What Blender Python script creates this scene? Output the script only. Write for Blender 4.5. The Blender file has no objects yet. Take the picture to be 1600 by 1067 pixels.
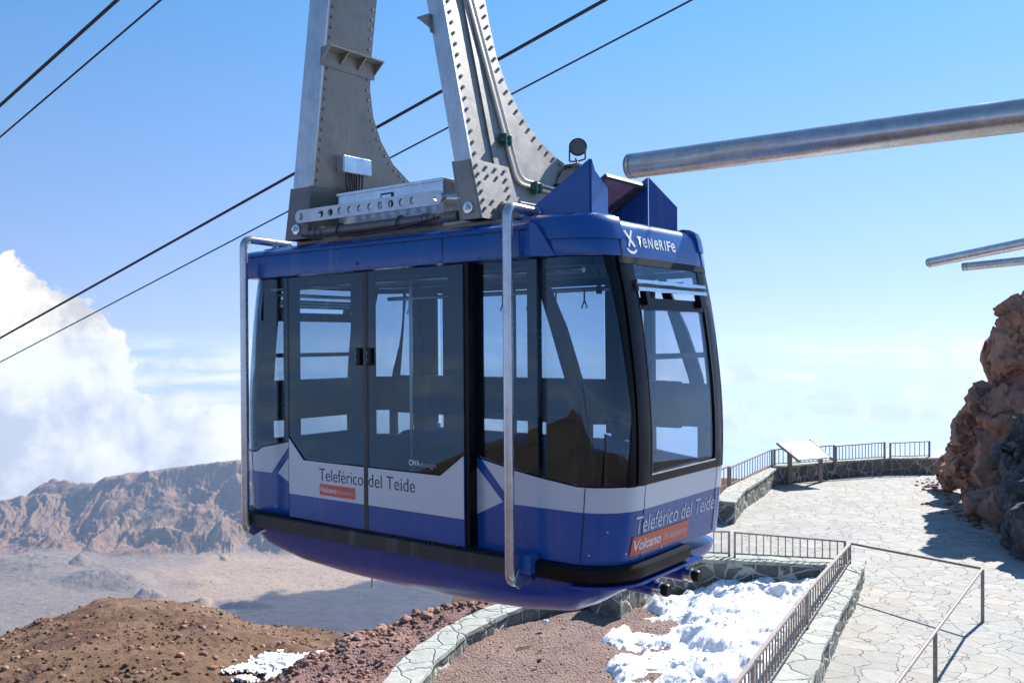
import bpy, bmesh, math, random
import numpy as np
from mathutils import Vector, Matrix, geometry
random.seed(7); np.random.seed(7)
sc = bpy.context.scene
COL = sc.collection
# ------------------------------------------------------------------ camera
F_PX = 1422.0
cam_d = bpy.data.cameras.new("camera"); cam = bpy.data.objects.new("camera", cam_d); COL.objects.link(cam)
cam_d.sensor_width = 36.0; cam_d.lens = 36.0 * F_PX / 1600.0
cam_d.clip_start = 0.1; cam_d.clip_end = 400000.0
cam.location = (0, 0, 0); cam.rotation_euler = (math.radians(90.06), 0, 0)
sc.camera = cam
# ------------------------------------------------------------------ light
SUN_EL = math.radians(40.5); SUN_AZ = math.radians(41.0)      # azimuth clockwise from +Y
sun_dir = Vector((math.sin(SUN_AZ)*math.cos(SUN_EL), math.cos(SUN_AZ)*math.cos(SUN_EL), math.sin(SUN_EL)))
sd_ = bpy.data.lights.new("sun", 'SUN'); sd_.energy = 4.6; sd_.angle = math.radians(0.53); sd_.color = (1, .965, .91)
sun = bpy.data.objects.new("sun", sd_); COL.objects.link(sun)
sun.rotation_euler = (-sun_dir).to_track_quat('-Z', 'Y').to_euler(); sun.location = sun_dir * 50
sc.view_settings.view_transform = 'Standard'; sc.view_settings.look = 'None'
sc.view_settings.exposure = 1.05; sc.view_settings.gamma = 1.0
w = bpy.data.worlds.new("World"); sc.world = w; w.use_nodes = True
def world():
    nt = w.node_tree; N = nt.nodes; Lk = nt.links; N.clear()
    out = N.new('ShaderNodeOutputWorld'); bg = N.new('ShaderNodeBackground'); bg.inputs[1].default_value = SKY_STR
    sky = N.new('ShaderNodeTexSky'); sky.sky_type = 'NISHITA'; sky.sun_disc = False
    sky.sun_elevation = SUN_EL; sky.sun_rotation = SUN_AZ; sky.altitude = 3500; sky.air_density = 1.35; sky.dust_density = .5; sky.ozone_density = 2.0
    tc = N.new('ShaderNodeTexCoord')
    sep = N.new('ShaderNodeSeparateXYZ'); Lk.new(tc.outputs['Generated'], sep.inputs[0])
    def m(op, a, b=None, c=None, clamp=False):
        n = N.new('ShaderNodeMath'); n.operation = op; n.use_clamp = clamp
        for i, v in enumerate((a, b, c)):
            if v is None: continue
            if isinstance(v, (int, float)): n.inputs[i].default_value = v
            else: Lk.new(v, n.inputs[i])
        return n.outputs[0]
    X, Y, Z = sep.outputs
    az = m('ARCTAN2', X, Y)
    el = m('ARCSINE', Z)
    # keep the sky lookup above the horizon
    cz = m('ADD', m('MULTIPLY', m('MAXIMUM', Z, 0.0), .78), .20)
    cmb = N.new('ShaderNodeCombineXYZ'); Lk.new(X, cmb.inputs[0]); Lk.new(Y, cmb.inputs[1]); Lk.new(cz, cmb.inputs[2]); Lk.new(cmb.outputs[0], sky.inputs[0])
    def noise(scale, detail, off=(0, 0, 0), rough=.55, zs=1.0):
        mp = N.new('ShaderNodeMapping'); mp.inputs['Location'].default_value = off; mp.inputs['Scale'].default_value = (1, 1, zs)
        Lk.new(tc.outputs['Generated'], mp.inputs[0])
        n = N.new('ShaderNodeTexNoise'); n.inputs['Scale'].default_value = scale; n.inputs['Detail'].default_value = detail; n.inputs['Roughness'].default_value = rough
        Lk.new(mp.outputs[0], n.inputs['Vector']); return n.outputs[0]
    def blob(a0, e0, ra, re):
        da = m('DIVIDE', m('SUBTRACT', az, a0), ra); de = m('DIVIDE', m('SUBTRACT', el, e0), re)
        return m('SUBTRACT', 1.0, m('SQRT', m('ADD', m('MULTIPLY', da, da), m('MULTIPLY', de, de))))
    def mx(*a):
        r = a[0]
        for b in a[1:]: r = m('MAXIMUM', r, b)
        return r
    cum = mx(blob(-.515, .010, .085, .075), blob(-.455, -.010, .070, .070), blob(-.52, -.05, .12, .07), blob(-.44, -.085, .07, .05), blob(-.49, -.135, .16, .035),
             m('MULTIPLY', m('ADD', blob(-.33, -.118, .34, .044), .16), 1.), m('MULTIPLY', blob(-.25, -.09, .10, .012), .8), blob(-.66, -.02, .12, .09))
    n1 = noise(11, 10, (0, 0, 0), .6); n2 = noise(38, 7, (3, 1, 2), .62)
    d = m('ADD', m('MULTIPLY', cum, 1.5), m('ADD', m('MULTIPLY', m('SUBTRACT', n1, .5), 1.9), m('MULTIPLY', m('SUBTRACT', n2, .5), 1.0)))
    a_c = N.new('ShaderNodeMapRange'); a_c.interpolation_type = 'SMOOTHSTEP'; a_c.inputs[1].default_value = 0.05; a_c.inputs[2].default_value = .16
    Lk.new(d, a_c.inputs[0])
    # shading of the cumulus: same field sampled a step towards the sun
    n1s = noise(11, 10, (-.035, -.03, -.045), .6)
    sh = m('ADD', .93, m('MULTIPLY', m('SUBTRACT', n1, n1s), 1.3))
    base = N.new('ShaderNodeMapRange'); base.inputs[1].default_value = -.16; base.inputs[2].default_value = .04; base.inputs[3].default_value = .88; base.inputs[4].default_value = 1.04
    Lk.new(el, base.inputs[0])
    sh = m('MULTIPLY', sh, base.outputs[0]); sh = m('MINIMUM', m('MAXIMUM', sh, .74), 1.06)
    # thin layer clouds low above the sea
    st = noise(5, 7, (1, 5, 0), .55, 9.0)
    bandr = N.new('ShaderNodeMapRange'); bandr.interpolation_type = 'SMOOTHSTEP'; bandr.inputs[1].default_value = .015; bandr.inputs[2].default_value = -.015; Lk.new(el, bandr.inputs[0])
    sta = N.new('ShaderNodeMapRange'); sta.interpolation_type = 'SMOOTHSTEP'; sta.inputs[1].default_value = .38; sta.inputs[2].default_value = .60; sta.inputs[4].default_value = .85; Lk.new(st, sta.inputs[0])
    sa = m('MULTIPLY', bandr.outputs[0], sta.outputs[0])
    alpha = m('MAXIMUM', a_c.outputs[0], sa, clamp=True)
    ccol = N.new('ShaderNodeMix'); ccol.data_type = 'RGBA'; ccol.inputs[6].default_value = (.60, .68, .86, 1); ccol.inputs[7].default_value = (1, .985, .97, 1)
    fr = N.new('ShaderNodeMapRange'); fr.inputs[1].default_value = .55; fr.inputs[2].default_value = .95; Lk.new(sh, fr.inputs[0]); Lk.new(fr.outputs[0], ccol.inputs[0])
    bg2 = N.new('ShaderNodeBackground'); Lk.new(ccol.outputs[2], bg2.inputs[0]); bg2.inputs[1].default_value = CLOUD
    Lk.new(m('MULTIPLY', sh, CLOUD), bg2.inputs[1])
    tint = N.new('ShaderNodeMix'); tint.data_type = 'RGBA'; tint.blend_type = 'MULTIPLY'; tint.inputs[0].default_value = 1; aer = N.new('ShaderNodeMapRange'); aer.inputs[1].default_value = .02; aer.inputs[2].default_value = .34; Lk.new(el, aer.inputs[0]); tc2 = N.new('ShaderNodeMix'); tc2.data_type = 'RGBA'; tc2.inputs[6].default_value = (1.16, .96, .97, 1); tc2.inputs[7].default_value = (.66, .99, 1.12, 1); Lk.new(aer.outputs[0], tc2.inputs[0]); Lk.new(tc2.outputs[2], tint.inputs[7]); Lk.new(sky.outputs[0], tint.inputs[6]); Lk.new(tint.outputs[2], bg.inputs[0])
    mix = N.new('ShaderNodeMixShader'); Lk.new(alpha, mix.inputs[0]); Lk.new(bg.outputs[0], mix.inputs[1]); Lk.new(bg2.outputs[0], mix.inputs[2])
    Lk.new(mix.outputs[0], out.inputs[0])
CLOUD = 0.56; SKY_STR = .092
world()
# ------------------------------------------------------------------ tagging helpers
def tag(o, label=None, cat=None, group=None, kind=None):
    if label: o["label"] = label
    if cat: o["category"] = cat
    if group: o["group"] = group
    if kind: o["kind"] = kind
    return o
def empty(name, loc=(0, 0, 0), rz=0, parent=None):
    o = bpy.data.objects.new(name, None); COL.objects.link(o); o.location = loc; o.rotation_euler = (0, 0, rz); o.empty_display_size = .2
    if parent: o.parent = parent
    return o
def link_mesh(name, me, mat=None, parent=None):
    o = bpy.data.objects.new(name, me); COL.objects.link(o)
    if mat: me.materials.append(mat)
    if parent: o.parent = parent
    return o
def from_bm(name, bm, mat=None, parent=None, smooth=None, recalc=True):
    if recalc: bmesh.ops.recalc_face_normals(bm, faces=bm.faces)
    me = bpy.data.meshes.new(name); bm.to_mesh(me); bm.free()
    if smooth is not None:
        me.polygons.foreach_set('use_smooth', [True]*len(me.polygons)); me.update()
        if smooth < 180:
            try: me.set_sharp_from_angle(angle=math.radians(smooth))
            except Exception: pass
    return link_mesh(name, me, mat, parent)
# ------------------------------------------------------------------ bmesh shape helpers
def bx(bm, x0, x1, y0, y1, z0, z1, M=None, bev=0):
    r = bmesh.ops.create_cube(bm, size=1)['verts']
    for v in r:
        v.co = Vector(((x0+x1)/2+v.co.x*(x1-x0), (y0+y1)/2+v.co.y*(y1-y0), (z0+z1)/2+v.co.z*(z1-z0)))
    if bev:
        es = list({e for v in r for e in v.link_edges})
        r2 = bmesh.ops.bevel(bm, geom=es, offset=bev, segments=2, affect='EDGES', profile=.5)
        r = list({v for f in r2['faces'] for v in f.verts} | {v for v in r if v.is_valid})
    if M is not None:
        for v in r: v.co = M @ v.co
    return r
def tube(bm, pts, rad, n=14, cap=True):
    pts = [Vector(p) for p in pts]; rings = []
    up = None
    for i, p in enumerate(pts):
        if i == 0: d = pts[1]-pts[0]
        elif i == len(pts)-1: d = pts[-1]-pts[-2]
        else: d = (pts[i+1]-p).normalized()+(p-pts[i-1]).normalized()
        d.normalize()
        if up is None:
            up = Vector((0, 0, 1)) if abs(d.z) < .9 else Vector((1, 0, 0))
        a = d.cross(up).normalized(); b = a.cross(d).normalized(); up = b
        r = rad[i] if isinstance(rad, (list, tuple)) else rad
        rings.append([bm.verts.new(p + (a*math.cos(2*math.pi*k/n)+b*math.sin(2*math.pi*k/n))*r) for k in range(n)])
    for i in range(len(rings)-1):
        for k in range(n):
            bm.faces.new((rings[i][k], rings[i][(k+1) % n], rings[i+1][(k+1) % n], rings[i+1][k]))
    if cap:
        bm.faces.new(rings[0][::-1]); bm.faces.new(rings[-1])
    return rings
def bend(points, r, n=6):
    """round the corners of a polyline"""
    P = [Vector(p) for p in points]; out = [P[0]]
    for i in range(1, len(P)-1):
        a = (P[i-1]-P[i]).normalized(); b = (P[i+1]-P[i]).normalized()
        for k in range(n+1):
            t = k/n
            out.append((P[i]+a*r)*(1-t)**2 + P[i]*2*t*(1-t) + (P[i]+b*r)*t*t)
    out.append(P[-1]); return out
def prism(bm, poly, f0, f1):
    """poly of 2-D points, f0/f1 map a point to 3-D on the two faces"""
    a = [bm.verts.new(f0(*p)) for p in poly]; b = [bm.verts.new(f1(*p)) for p in poly]
    bm.faces.new(a); bm.faces.new(b[::-1])
    n = len(poly)
    for i in range(n): bm.faces.new((a[i], b[i], b[(i+1) % n], a[(i+1) % n]))
def cyl(bm, p0, p1, r, n=20): tube(bm, [p0, p1], r, n)
# ------------------------------------------------------------------ numpy noise
_perm = np.random.RandomState(3).permutation(256); _perm = np.concatenate([_perm, _perm, _perm])
_g = np.random.RandomState(4).normal(size=(256, 3)); _g /= np.linalg.norm(_g, axis=1)[:, None]
def pnoise(x, y, z):
    x, y, z = np.broadcast_arrays(np.asarray(x, float), np.asarray(y, float), np.asarray(z, float))
    xi = np.floor(x).astype(int); yi = np.floor(y).astype(int); zi = np.floor(z).astype(int)
    xf = x-xi; yf = y-yi; zf = z-zi; xi &= 255; yi &= 255; zi &= 255
    u = xf**3*(xf*(xf*6-15)+10); v = yf**3*(yf*(yf*6-15)+10); w_ = zf**3*(zf*(zf*6-15)+10)
    r = 0
    for dx in (0, 1):
        for dy in (0, 1):
            for dz in (0, 1):
                h = _perm[_perm[_perm[(xi+dx) & 255]+((yi+dy) & 255)]+((zi+dz) & 255)]
                g = _g[h]; d = g[..., 0]*(xf-dx)+g[..., 1]*(yf-dy)+g[..., 2]*(zf-dz)
                r = r + d*(u if dx else 1-u)*(v if dy else 1-v)*(w_ if dz else 1-w_)
    return r*1.5
def fbm(x, y, z=0., o=5, lac=2.03, gain=.5):
    a = 1.; f = 1.; s = 0
    for i in range(o):
        s = s + a*pnoise(np.asarray(x)*f+i*17.3, np.asarray(y)*f+i*9.1, np.asarray(z)*f+i*4.7); a *= gain; f *= lac
    return s
def ridged(x, y, z=0., o=5, lac=2.1, gain=.5):
    a = 1.; f = 1.; s = 0
    for i in range(o):
        s = s + a*(1-np.abs(pnoise(np.asarray(x)*f+i*11.3, np.asarray(y)*f+i*5.1, np.asarray(z)*f+i*3.7))*2); a *= gain; f *= lac
    return s
def smooth(a, b, x):
    t = np.clip((np.asarray(x)-a)/(b-a), 0, 1); return t*t*(3-2*t)
# ------------------------------------------------------------------ materials
class MT:
    def __init__(s, name):
        s.m = bpy.data.materials.new(name); s.m.use_nodes = True; s.nt = s.m.node_tree; s.N = s.nt.nodes; s.L = s.nt.links
        s.N.clear(); s.out = s.N.new('ShaderNodeOutputMaterial'); s.p = s.N.new('ShaderNodeBsdfPrincipled'); s.L.new(s.p.outputs[0], s.out.inputs[0])
        s.tc = s.N.new('ShaderNodeTexCoord').outputs['Object']
    def set(s, **k):
        nm = dict(rough='Roughness', metal='Metallic', coat='Coat Weight', coatr='Coat Roughness', spec='Specular IOR Level', sss='Subsurface Weight', alpha='Alpha')
        for a, v in k.items():
            if a == 'col': s.p.inputs['Base Color'].default_value = (*v, 1)
            else: s.p.inputs[nm[a]].default_value = v
        return s
    def mapping(s, scale=(1, 1, 1), rot=(0, 0, 0), src=None):
        mp = s.N.new('ShaderNodeMapping'); mp.inputs['Scale'].default_value = scale; mp.inputs['Rotation'].default_value = rot; s.L.new(src or s.tc, mp.inputs[0]); return mp.outputs[0]
    def noise(s, scale, detail=6, rough=.6, vec=None, dist=0):
        n = s.N.new('ShaderNodeTexNoise'); n.inputs['Scale'].default_value = scale; n.inputs['Detail'].default_value = detail; n.inputs['Roughness'].default_value = rough; n.inputs['Distortion'].default_value = dist
        s.L.new(vec or s.tc, n.inputs['Vector']); return n.outputs[0]
    def vor(s, scale, feature='DISTANCE_TO_EDGE', vec=None, out='Distance', rnd=1):
        n = s.N.new('ShaderNodeTexVoronoi'); n.feature = feature; n.inputs['Scale'].default_value = scale; n.inputs['Randomness'].default_value = rnd
        s.L.new(vec or s.tc, n.inputs['Vector']); return n.outputs[out]
    def warp(s, scale, amt, src=None):
        n = s.N.new('ShaderNodeTexNoise'); n.inputs['Scale'].default_value = scale; n.inputs['Detail'].default_value = 3; s.L.new(src or s.tc, n.inputs['Vector'])
        a = s.N.new('ShaderNodeVectorMath'); a.operation = 'SUBTRACT'; s.L.new(n.outputs['Color'], a.inputs[0]); a.inputs[1].default_value = (.5, .5, .5)
        b = s.N.new('ShaderNodeVectorMath'); b.operation = 'SCALE'; s.L.new(a.outputs[0], b.inputs[0]); b.inputs['Scale'].default_value = amt
        c = s.N.new('ShaderNodeVectorMath'); c.operation = 'ADD'; s.L.new(src or s.tc, c.inputs[0]); s.L.new(b.outputs[0], c.inputs[1]); return c.outputs[0]
    def ramp(s, fac, stops, interp='LINEAR'):
        r = s.N.new('ShaderNodeValToRGB'); cr = r.color_ramp; cr.interpolation = interp
        while len(cr.elements) > 1: cr.elements.remove(cr.elements[-1])
        for i, (p, c) in enumerate(stops):
            e = cr.elements[0] if i == 0 else cr.elements.new(p)
            e.position = p; e.color = (*c, 1) if not isinstance(c, (int, float)) else (c, c, c, 1)
        s.L.new(fac, r.inputs[0]); return r.outputs[0]
    def mix(s, f, a, b, mode='MIX'):
        n = s.N.new('ShaderNodeMix'); n.data_type = 'RGBA'; n.blend_type = mode
        for i, v in ((0, f), (6, a), (7, b)):
            if isinstance(v, (int, float)): n.inputs[i].default_value = v
            elif isinstance(v, tuple): n.inputs[i].default_value = (*v, 1)
            else: s.L.new(v, n.inputs[i])
        return n.outputs[2]
    def math(s, op, a, b=0, clamp=False):
        n = s.N.new('ShaderNodeMath'); n.operation = op; n.use_clamp = clamp
        for i, v in enumerate((a, b)):
            if isinstance(v, (int, float)): n.inputs[i].default_value = v
            else: s.L.new(v, n.inputs[i])
        return n.outputs[0]
    def col(s, c): s.L.new(c, s.p.inputs['Base Color']); return s
    def rough(s, c): s.L.new(c, s.p.inputs['Roughness']); return s
    def bump(s, h, strength=.5, dist=.02):
        b = s.N.new('ShaderNodeBump'); b.inputs['Strength'].default_value = strength; b.inputs['Distance'].default_value = dist
        s.L.new(h, b.inputs['Height']); s.L.new(b.outputs[0], s.p.inputs['Normal']); return s
def paint(name, c, rough=.22, coat=.6, dirt=.12, metal=0):
    t = MT(name); t.set(metal=metal, coat=coat, coatr=.06)
    n = t.noise(2.2, 6, .65); st = t.noise(5, 5, .6, t.mapping((1.6, 1.6, .12)))
    f = t.ramp(n, [(.35, 0), (.75, 1)])
    c2 = tuple(min(1, x*.8+.05) for x in c)
    f2 = t.math('MULTIPLY', f, dirt*2); cc = t.mix(f2, c, c2)
    f3 = t.math('MULTIPLY', t.ramp(st, [(.55, 0), (.8, 1)]), dirt*1.6)
    cc = t.mix(f3, cc, (.30, .29, .28)); t.col(cc)
    t.rough(t.math('ADD', t.math('MULTIPLY', n, .22), rough-.08)); return t.m
M = {}
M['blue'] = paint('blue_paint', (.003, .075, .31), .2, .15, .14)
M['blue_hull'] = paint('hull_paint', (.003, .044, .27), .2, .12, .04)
M['silver'] = paint('silver_paint', (.56, .60, .66), .32, .25, .06, .2)
M['silver_front'] = paint('silver_front_paint', (.40, .42, .45), .35, .25, .12, .15)
M['orange'] = paint('orange_sticker', (.72, .105, .05), .4, .1, .06)
M['white_mark'] = paint('white_lettering', (.80, .81, .82), .45, 0, .1)
M['grey_mark'] = paint('pale_lettering', (.62, .63, .66), .45, 0, .15)
M['dark_mark'] = paint('dark_lettering', (.02, .02, .025), .45, 0, .03)
M['black'] = paint('black_paint', (.004, .004, .005), .22, .0, .0); M['black'].node_tree.nodes['Principled BSDF'].inputs['Specular IOR Level'].default_value = .16
def low(m): m.node_tree.nodes['Principled BSDF'].inputs['Specular IOR Level'].default_value = .15; return m
M['frame'] = low(paint('dark_frame', (.010, .012, .014), .5, 0, .02))
M['seal'] = paint('grey_seal', (.045, .045, .045), .55, 0, .15)
M['inside'] = low(paint('interior_panel', (.018, .020, .025), .6, 0, .08))
M['floor_in'] = paint('cabin_floor', (.06, .06, .065), .6, 0, .3)
def metal(name, c, rough, bumps=.15, met=.9, streak=True, blotch=True, rust=0):
    t = MT(name); t.set(metal=met)
    n = t.noise(6, 8, .7); n2 = t.noise(30, 4, .6, t.mapping((1, 1, .08)))
    f = t.ramp(n, [(.3, 0), (.7, 1)])
    cc = t.mix(f, tuple(x*.72 for x in c), tuple(min(1, x*1.08) for x in c))
    if streak: cc = t.mix(t.math('MULTIPLY', t.ramp(n2, [(.5, 0), (.75, 1)]), .35), cc, tuple(x*.55 for x in c))
    if rust:
        r = t.ramp(t.noise(3.1, 8, .75), [(.62, 0), (.70, 1)]); cc = t.mix(t.math('MULTIPLY', r, rust), cc, (.22, .10, .04))
    t.col(cc); t.rough(t.math('ADD', t.math('MULTIPLY', n, .3), rough-.12)); t.bump(t.noise(18, 5, .6), bumps, .004); return t.m
M['hanger'] = metal('hanger_aluminium', (.31, .295, .265), .45, .25, .45)
M['hanger_edge'] = metal('hanger_edge', (.60, .62, .64), .36, .2, .8)
M['galv'] = metal('galvanised_sheet', (.66, .74, .80), .20, .25, .85)
M['gusset'] = metal('gusset_steel', (.20, .205, .20), .5, .25, .6)
M['steel_tube'] = metal('steel_tube', (.62, .63, .64), .22, .08, .85, streak=False, rust=.02)
M['pipe'] = metal('big_pipe', (.60, .60, .59), .24, .10, .7, streak=False, rust=.02)
M['bolt'] = metal('bolt', (.35, .34, .31), .45, .1, .8)
M['chrome'] = metal('chrome', (.75, .75, .74), .15, .05, 1, streak=False)
M['rope'] = metal('rope_steel', (.05, .05, .055), .55, .3, .4, streak=False)
M['tread'] = paint('black_rubber', (.018, .018, .017), .5, 0, .2)
M['rubber'] = low(paint('bumper_rubber', (.006, .006, .006), .4, 0, .02))
M['green_clip'] = paint('green_clip', (.02, .10, .07), .5, 0, .1)
M['cream'] = paint('cream_conduit', (.62, .60, .52), .4, 0, .1)
M['cable_black'] = paint('black_cable', (.012, .012, .012), .4, 0, .05)
M['board'] = paint('board_white', (.78, .79, .80), .35, .1, .1)
def railpaint():
    t = MT('railing_paint'); t.set(rough=.5, metal=.15)
    f = t.ramp(t.noise(14, 6, .7), [(.4, 0), (.7, 1)]); t.col(t.mix(f, (.22, .165, .145), (.34, .29, .265))); t.bump(t.noise(60, 4), .2, .003); return t.m
M['rail'] = railpaint()
def glass(name, tint, refl=.05, rough=.0, dust=.0):
    t = MT(name); N = t.N; L = t.L; N.remove(t.p)
    tr = N.new('ShaderNodeBsdfTransparent'); tr.inputs[0].default_value = (*tint, 1)
    gl = N.new('ShaderNodeBsdfGlossy'); gl.inputs[1].default_value = rough; gl.inputs[0].default_value = (.70, .88, 1, 1)
    ge = N.new('ShaderNodeNewGeometry'); dp = N.new('ShaderNodeVectorMath'); dp.operation = 'DOT_PRODUCT'; L.new(ge.outputs['Normal'], dp.inputs[0]); L.new(ge.outputs['Incoming'], dp.inputs[1])
    c_ = t.math('SUBTRACT', 1.0, t.math('ABSOLUTE', dp.outputs['Value']), clamp=True)
    f = t.math('ADD', t.math('MULTIPLY', t.math('POWER', c_, 5.0), .9), .036+refl, clamp=True)
    mx = N.new('ShaderNodeMixShader'); L.new(f, mx.inputs[0]); L.new(tr.outputs[0], mx.inputs[1]); L.new(gl.outputs[0], mx.inputs[2])
    df = N.new('ShaderNodeBsdfDiffuse'); df.inputs[0].default_value = (.5, .5, .52, 1)
    n = t.noise(3, 7, .7); m2 = N.new('ShaderNodeMixShader'); L.new(t.math('MULTIPLY', t.ramp(n, [(.4, 0), (.8, 1)]), dust), m2.inputs[0])
    L.new(mx.outputs[0], m2.inputs[1]); L.new(df.outputs[0], m2.inputs[2]); L.new(m2.outputs[0], t.out.inputs[0])
    return t.m
M['glass'] = glass('tinted_glass', (.64, .74, .80), .012, dust=.006)
M['glass_clear'] = glass('window_glass', (.84, .87, .89), .01, dust=.03)
M['acrylic'] = glass('hatch_acrylic', (.42, .22, .26), .05, .05, .5)
def stonewall(name, lit):
    t = MT(name); wv = t.warp(2.5, .16); d = t.vor(2.6, vec=wv); cid = t.vor(2.6, 'F1', wv, 'Color')
    sep = t.N.new('ShaderNodeSeparateColor'); t.L.new(cid, sep.inputs[0])
    n = t.noise(9, 8, .7); fine = t.noise(40, 5, .7)
    c = t.mix(sep.outputs[0], (.060, .068, .062), (.15, .155, .135)); c = t.mix(t.ramp(n, [(.4, 0), (.75, 1)]), c, (.22, .225, .19))
    mort = t.ramp(t.math('ADD', d, t.math('MULTIPLY', t.math('SUBTRACT', fine, .5), .03)), [(.035, 1), (.06, 0)])
    c = t.mix(mort, c, (.46, .45, .41)); t.col(c); t.set(rough=.85)
    h = t.math('ADD', t.ramp(d, [(.0, 0), (.10, 1)]), t.math('MULTIPLY', n, .7)); t.bump(h, .9, .05); return t.m
M['wall'] = stonewall('dark_stone_wall', 0)
def flag(name, scale, c0, c1, crack, cw=.02, bump=.5):
    t = MT(name); wv = t.warp(5, .10, t.warp(1.3, .5)); d = t.vor(scale, vec=wv); cid = t.vor(scale, 'F1', wv, 'Color')
    sep = t.N.new('ShaderNodeSeparateColor'); t.L.new(cid, sep.inputs[0])
    big = t.noise(.35, 5, .6); n = t.noise(5, 9, .72); fine = t.noise(45, 4, .7)
    c = t.mix(sep.outputs[0], c0, c1); c = t.mix(t.math('MULTIPLY', t.ramp(n, [(.38, 1), (.6, 0)]), .45), c, tuple(x*.62 for x in c0))
    c = t.mix(t.math('MULTIPLY', t.ramp(big, [(.4, 0), (.7, 1)]), .4), c, (.44, .36, .28))
    hole = t.ramp(t.noise(3.3, 5, .7), [(.42, 0), (.56, 1)])       # cracks are only open in places
    ck = t.math('MULTIPLY', t.ramp(t.math('ADD', d, t.math('MULTIPLY', t.math('SUBTRACT', fine, .5), .02)), [(cw*.3, 1), (cw, 0)]), hole)
    c = t.mix(t.math('MULTIPLY', ck, .60 if bump < .8 else .75), c, crack); t.col(c); t.set(rough=.8)
    h = t.math('ADD', t.ramp(d, [(0, 0), (cw*1.6, 1)]), t.math('MULTIPLY', n, .6)); t.bump(h, bump, .03); return t.m
M['pave'] = flag('flagstone', 2.3, (.27, .268, .25), (.36, .355, .335), (.13, .12, .105), .010, .9)
M['coping'] = flag('coping_stone', 2.1, (.30, .325, .285), (.42, .435, .39), (.10, .105, .09), .03, .8)
def rocky(name, c0, c1, c2, sc_=1., bump=.9, dist=.2):
    t = MT(name); n = t.noise(.9*sc_, 10, .7, dist=.4); n2 = t.noise(5*sc_, 8, .75); v = t.vor(4*sc_, 'F1', t.warp(3, .2))
    c = t.mix(t.ramp(n, [(.35, 0), (.65, 1)]), c0, c1); c = t.mix(t.ramp(n2, [(.5, 0), (.7, 1)]), c, c2); t.col(c); t.set(rough=.9)
    t.bump(t.math('ADD', t.math('MULTIPLY', n, 1.5), t.math('ADD', n2, t.math('MULTIPLY', v, .4))), bump, dist); return t.m
M['rock_red'] = rocky('red_lava_rock', (.28, .14, .095), (.42, .235, .165), (.17, .08, .06), .8, .6, .12)
M['rock_black'] = rocky('black_lava_rock', (.05, .05, .052), (.11, .108, .11), (.24, .235, .23), 1.4, .8, .15)
def soil():
    t = MT('volcanic_soil'); n = t.noise(.16, 10, .62); n2 = t.noise(1.8, 9, .75); f = t.noise(14, 6, .8); v = t.vor(9, 'F1')
    c = t.mix(t.ramp(n, [(.42, 0), (.57, 1)]), (.27, .155, .085), (.11, .046, .026))
    c = t.mix(t.ramp(n2, [(.45, 0), (.7, 1)]), c, (.28, .165, .095)); c = t.mix(t.ramp(f, [(.35, .8), (.55, 0)]), c, (.10, .045, .028))
    pth = t.noise(.05, 4, .5, t.mapping((1, .35, 1))); c = t.mix(t.math('MULTIPLY', t.ramp(pth, [(.52, 0), (.60, 1)]), .4), c, (.36, .25, .155)); t.col(c); t.set(rough=.95); t.bump(t.math('ADD', n2, t.math('MULTIPLY', f, .35)), 1., .35); return t.m
M['soil'] = soil()
def gravel(name, a, b, c_):
    t = MT(name); v = t.vor(22, 'F1', out='Color'); vd = t.vor(22, 'F1'); v2 = t.vor(60, 'F1', out='Color')
    s1 = t.N.new('ShaderNodeSeparateColor'); t.L.new(v, s1.inputs[0]); s2 = t.N.new('ShaderNodeSeparateColor'); t.L.new(v2, s2.inputs[0])
    c = t.mix(s1.outputs[0], a, b); c = t.mix(t.math('MULTIPLY', s2.outputs[1], .6), c, c_); n = t.noise(1.2, 6)
    c = t.mix(t.math('MULTIPLY', t.ramp(n, [(.4, 0), (.7, 1)]), .5), c, tuple(x*.7 for x in a)); t.col(c); t.set(rough=.95)
    t.bump(t.math('ADD', t.math('MULTIPLY', vd, -1), t.noise(30, 5)), 1., .03); return t.m
M['gravel'] = gravel('reddish_gravel', (.20, .135, .115), (.33, .24, .205), (.16, .075, .055))
M['gravel_red'] = gravel('red_scree', (.22, .125, .11), (.34, .215, .19), (.13, .055, .045))
def snow():
    t = MT('snow'); n = t.noise(3, 9, .7); f = t.noise(25, 8, .75)
    c = t.mix(t.ramp(n, [(.55, 0), (.8, .5)]), (.86, .87, .90), (.58, .53, .48)); t.col(c); t.set(rough=.6, sss=.15)
    t.p.inputs['Subsurface Scale'].default_value = .04
    t.bump(t.math('ADD', n, t.math('MULTIPLY', f, .5)), .8, .05); return t.m
M['snow'] = snow()
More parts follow.
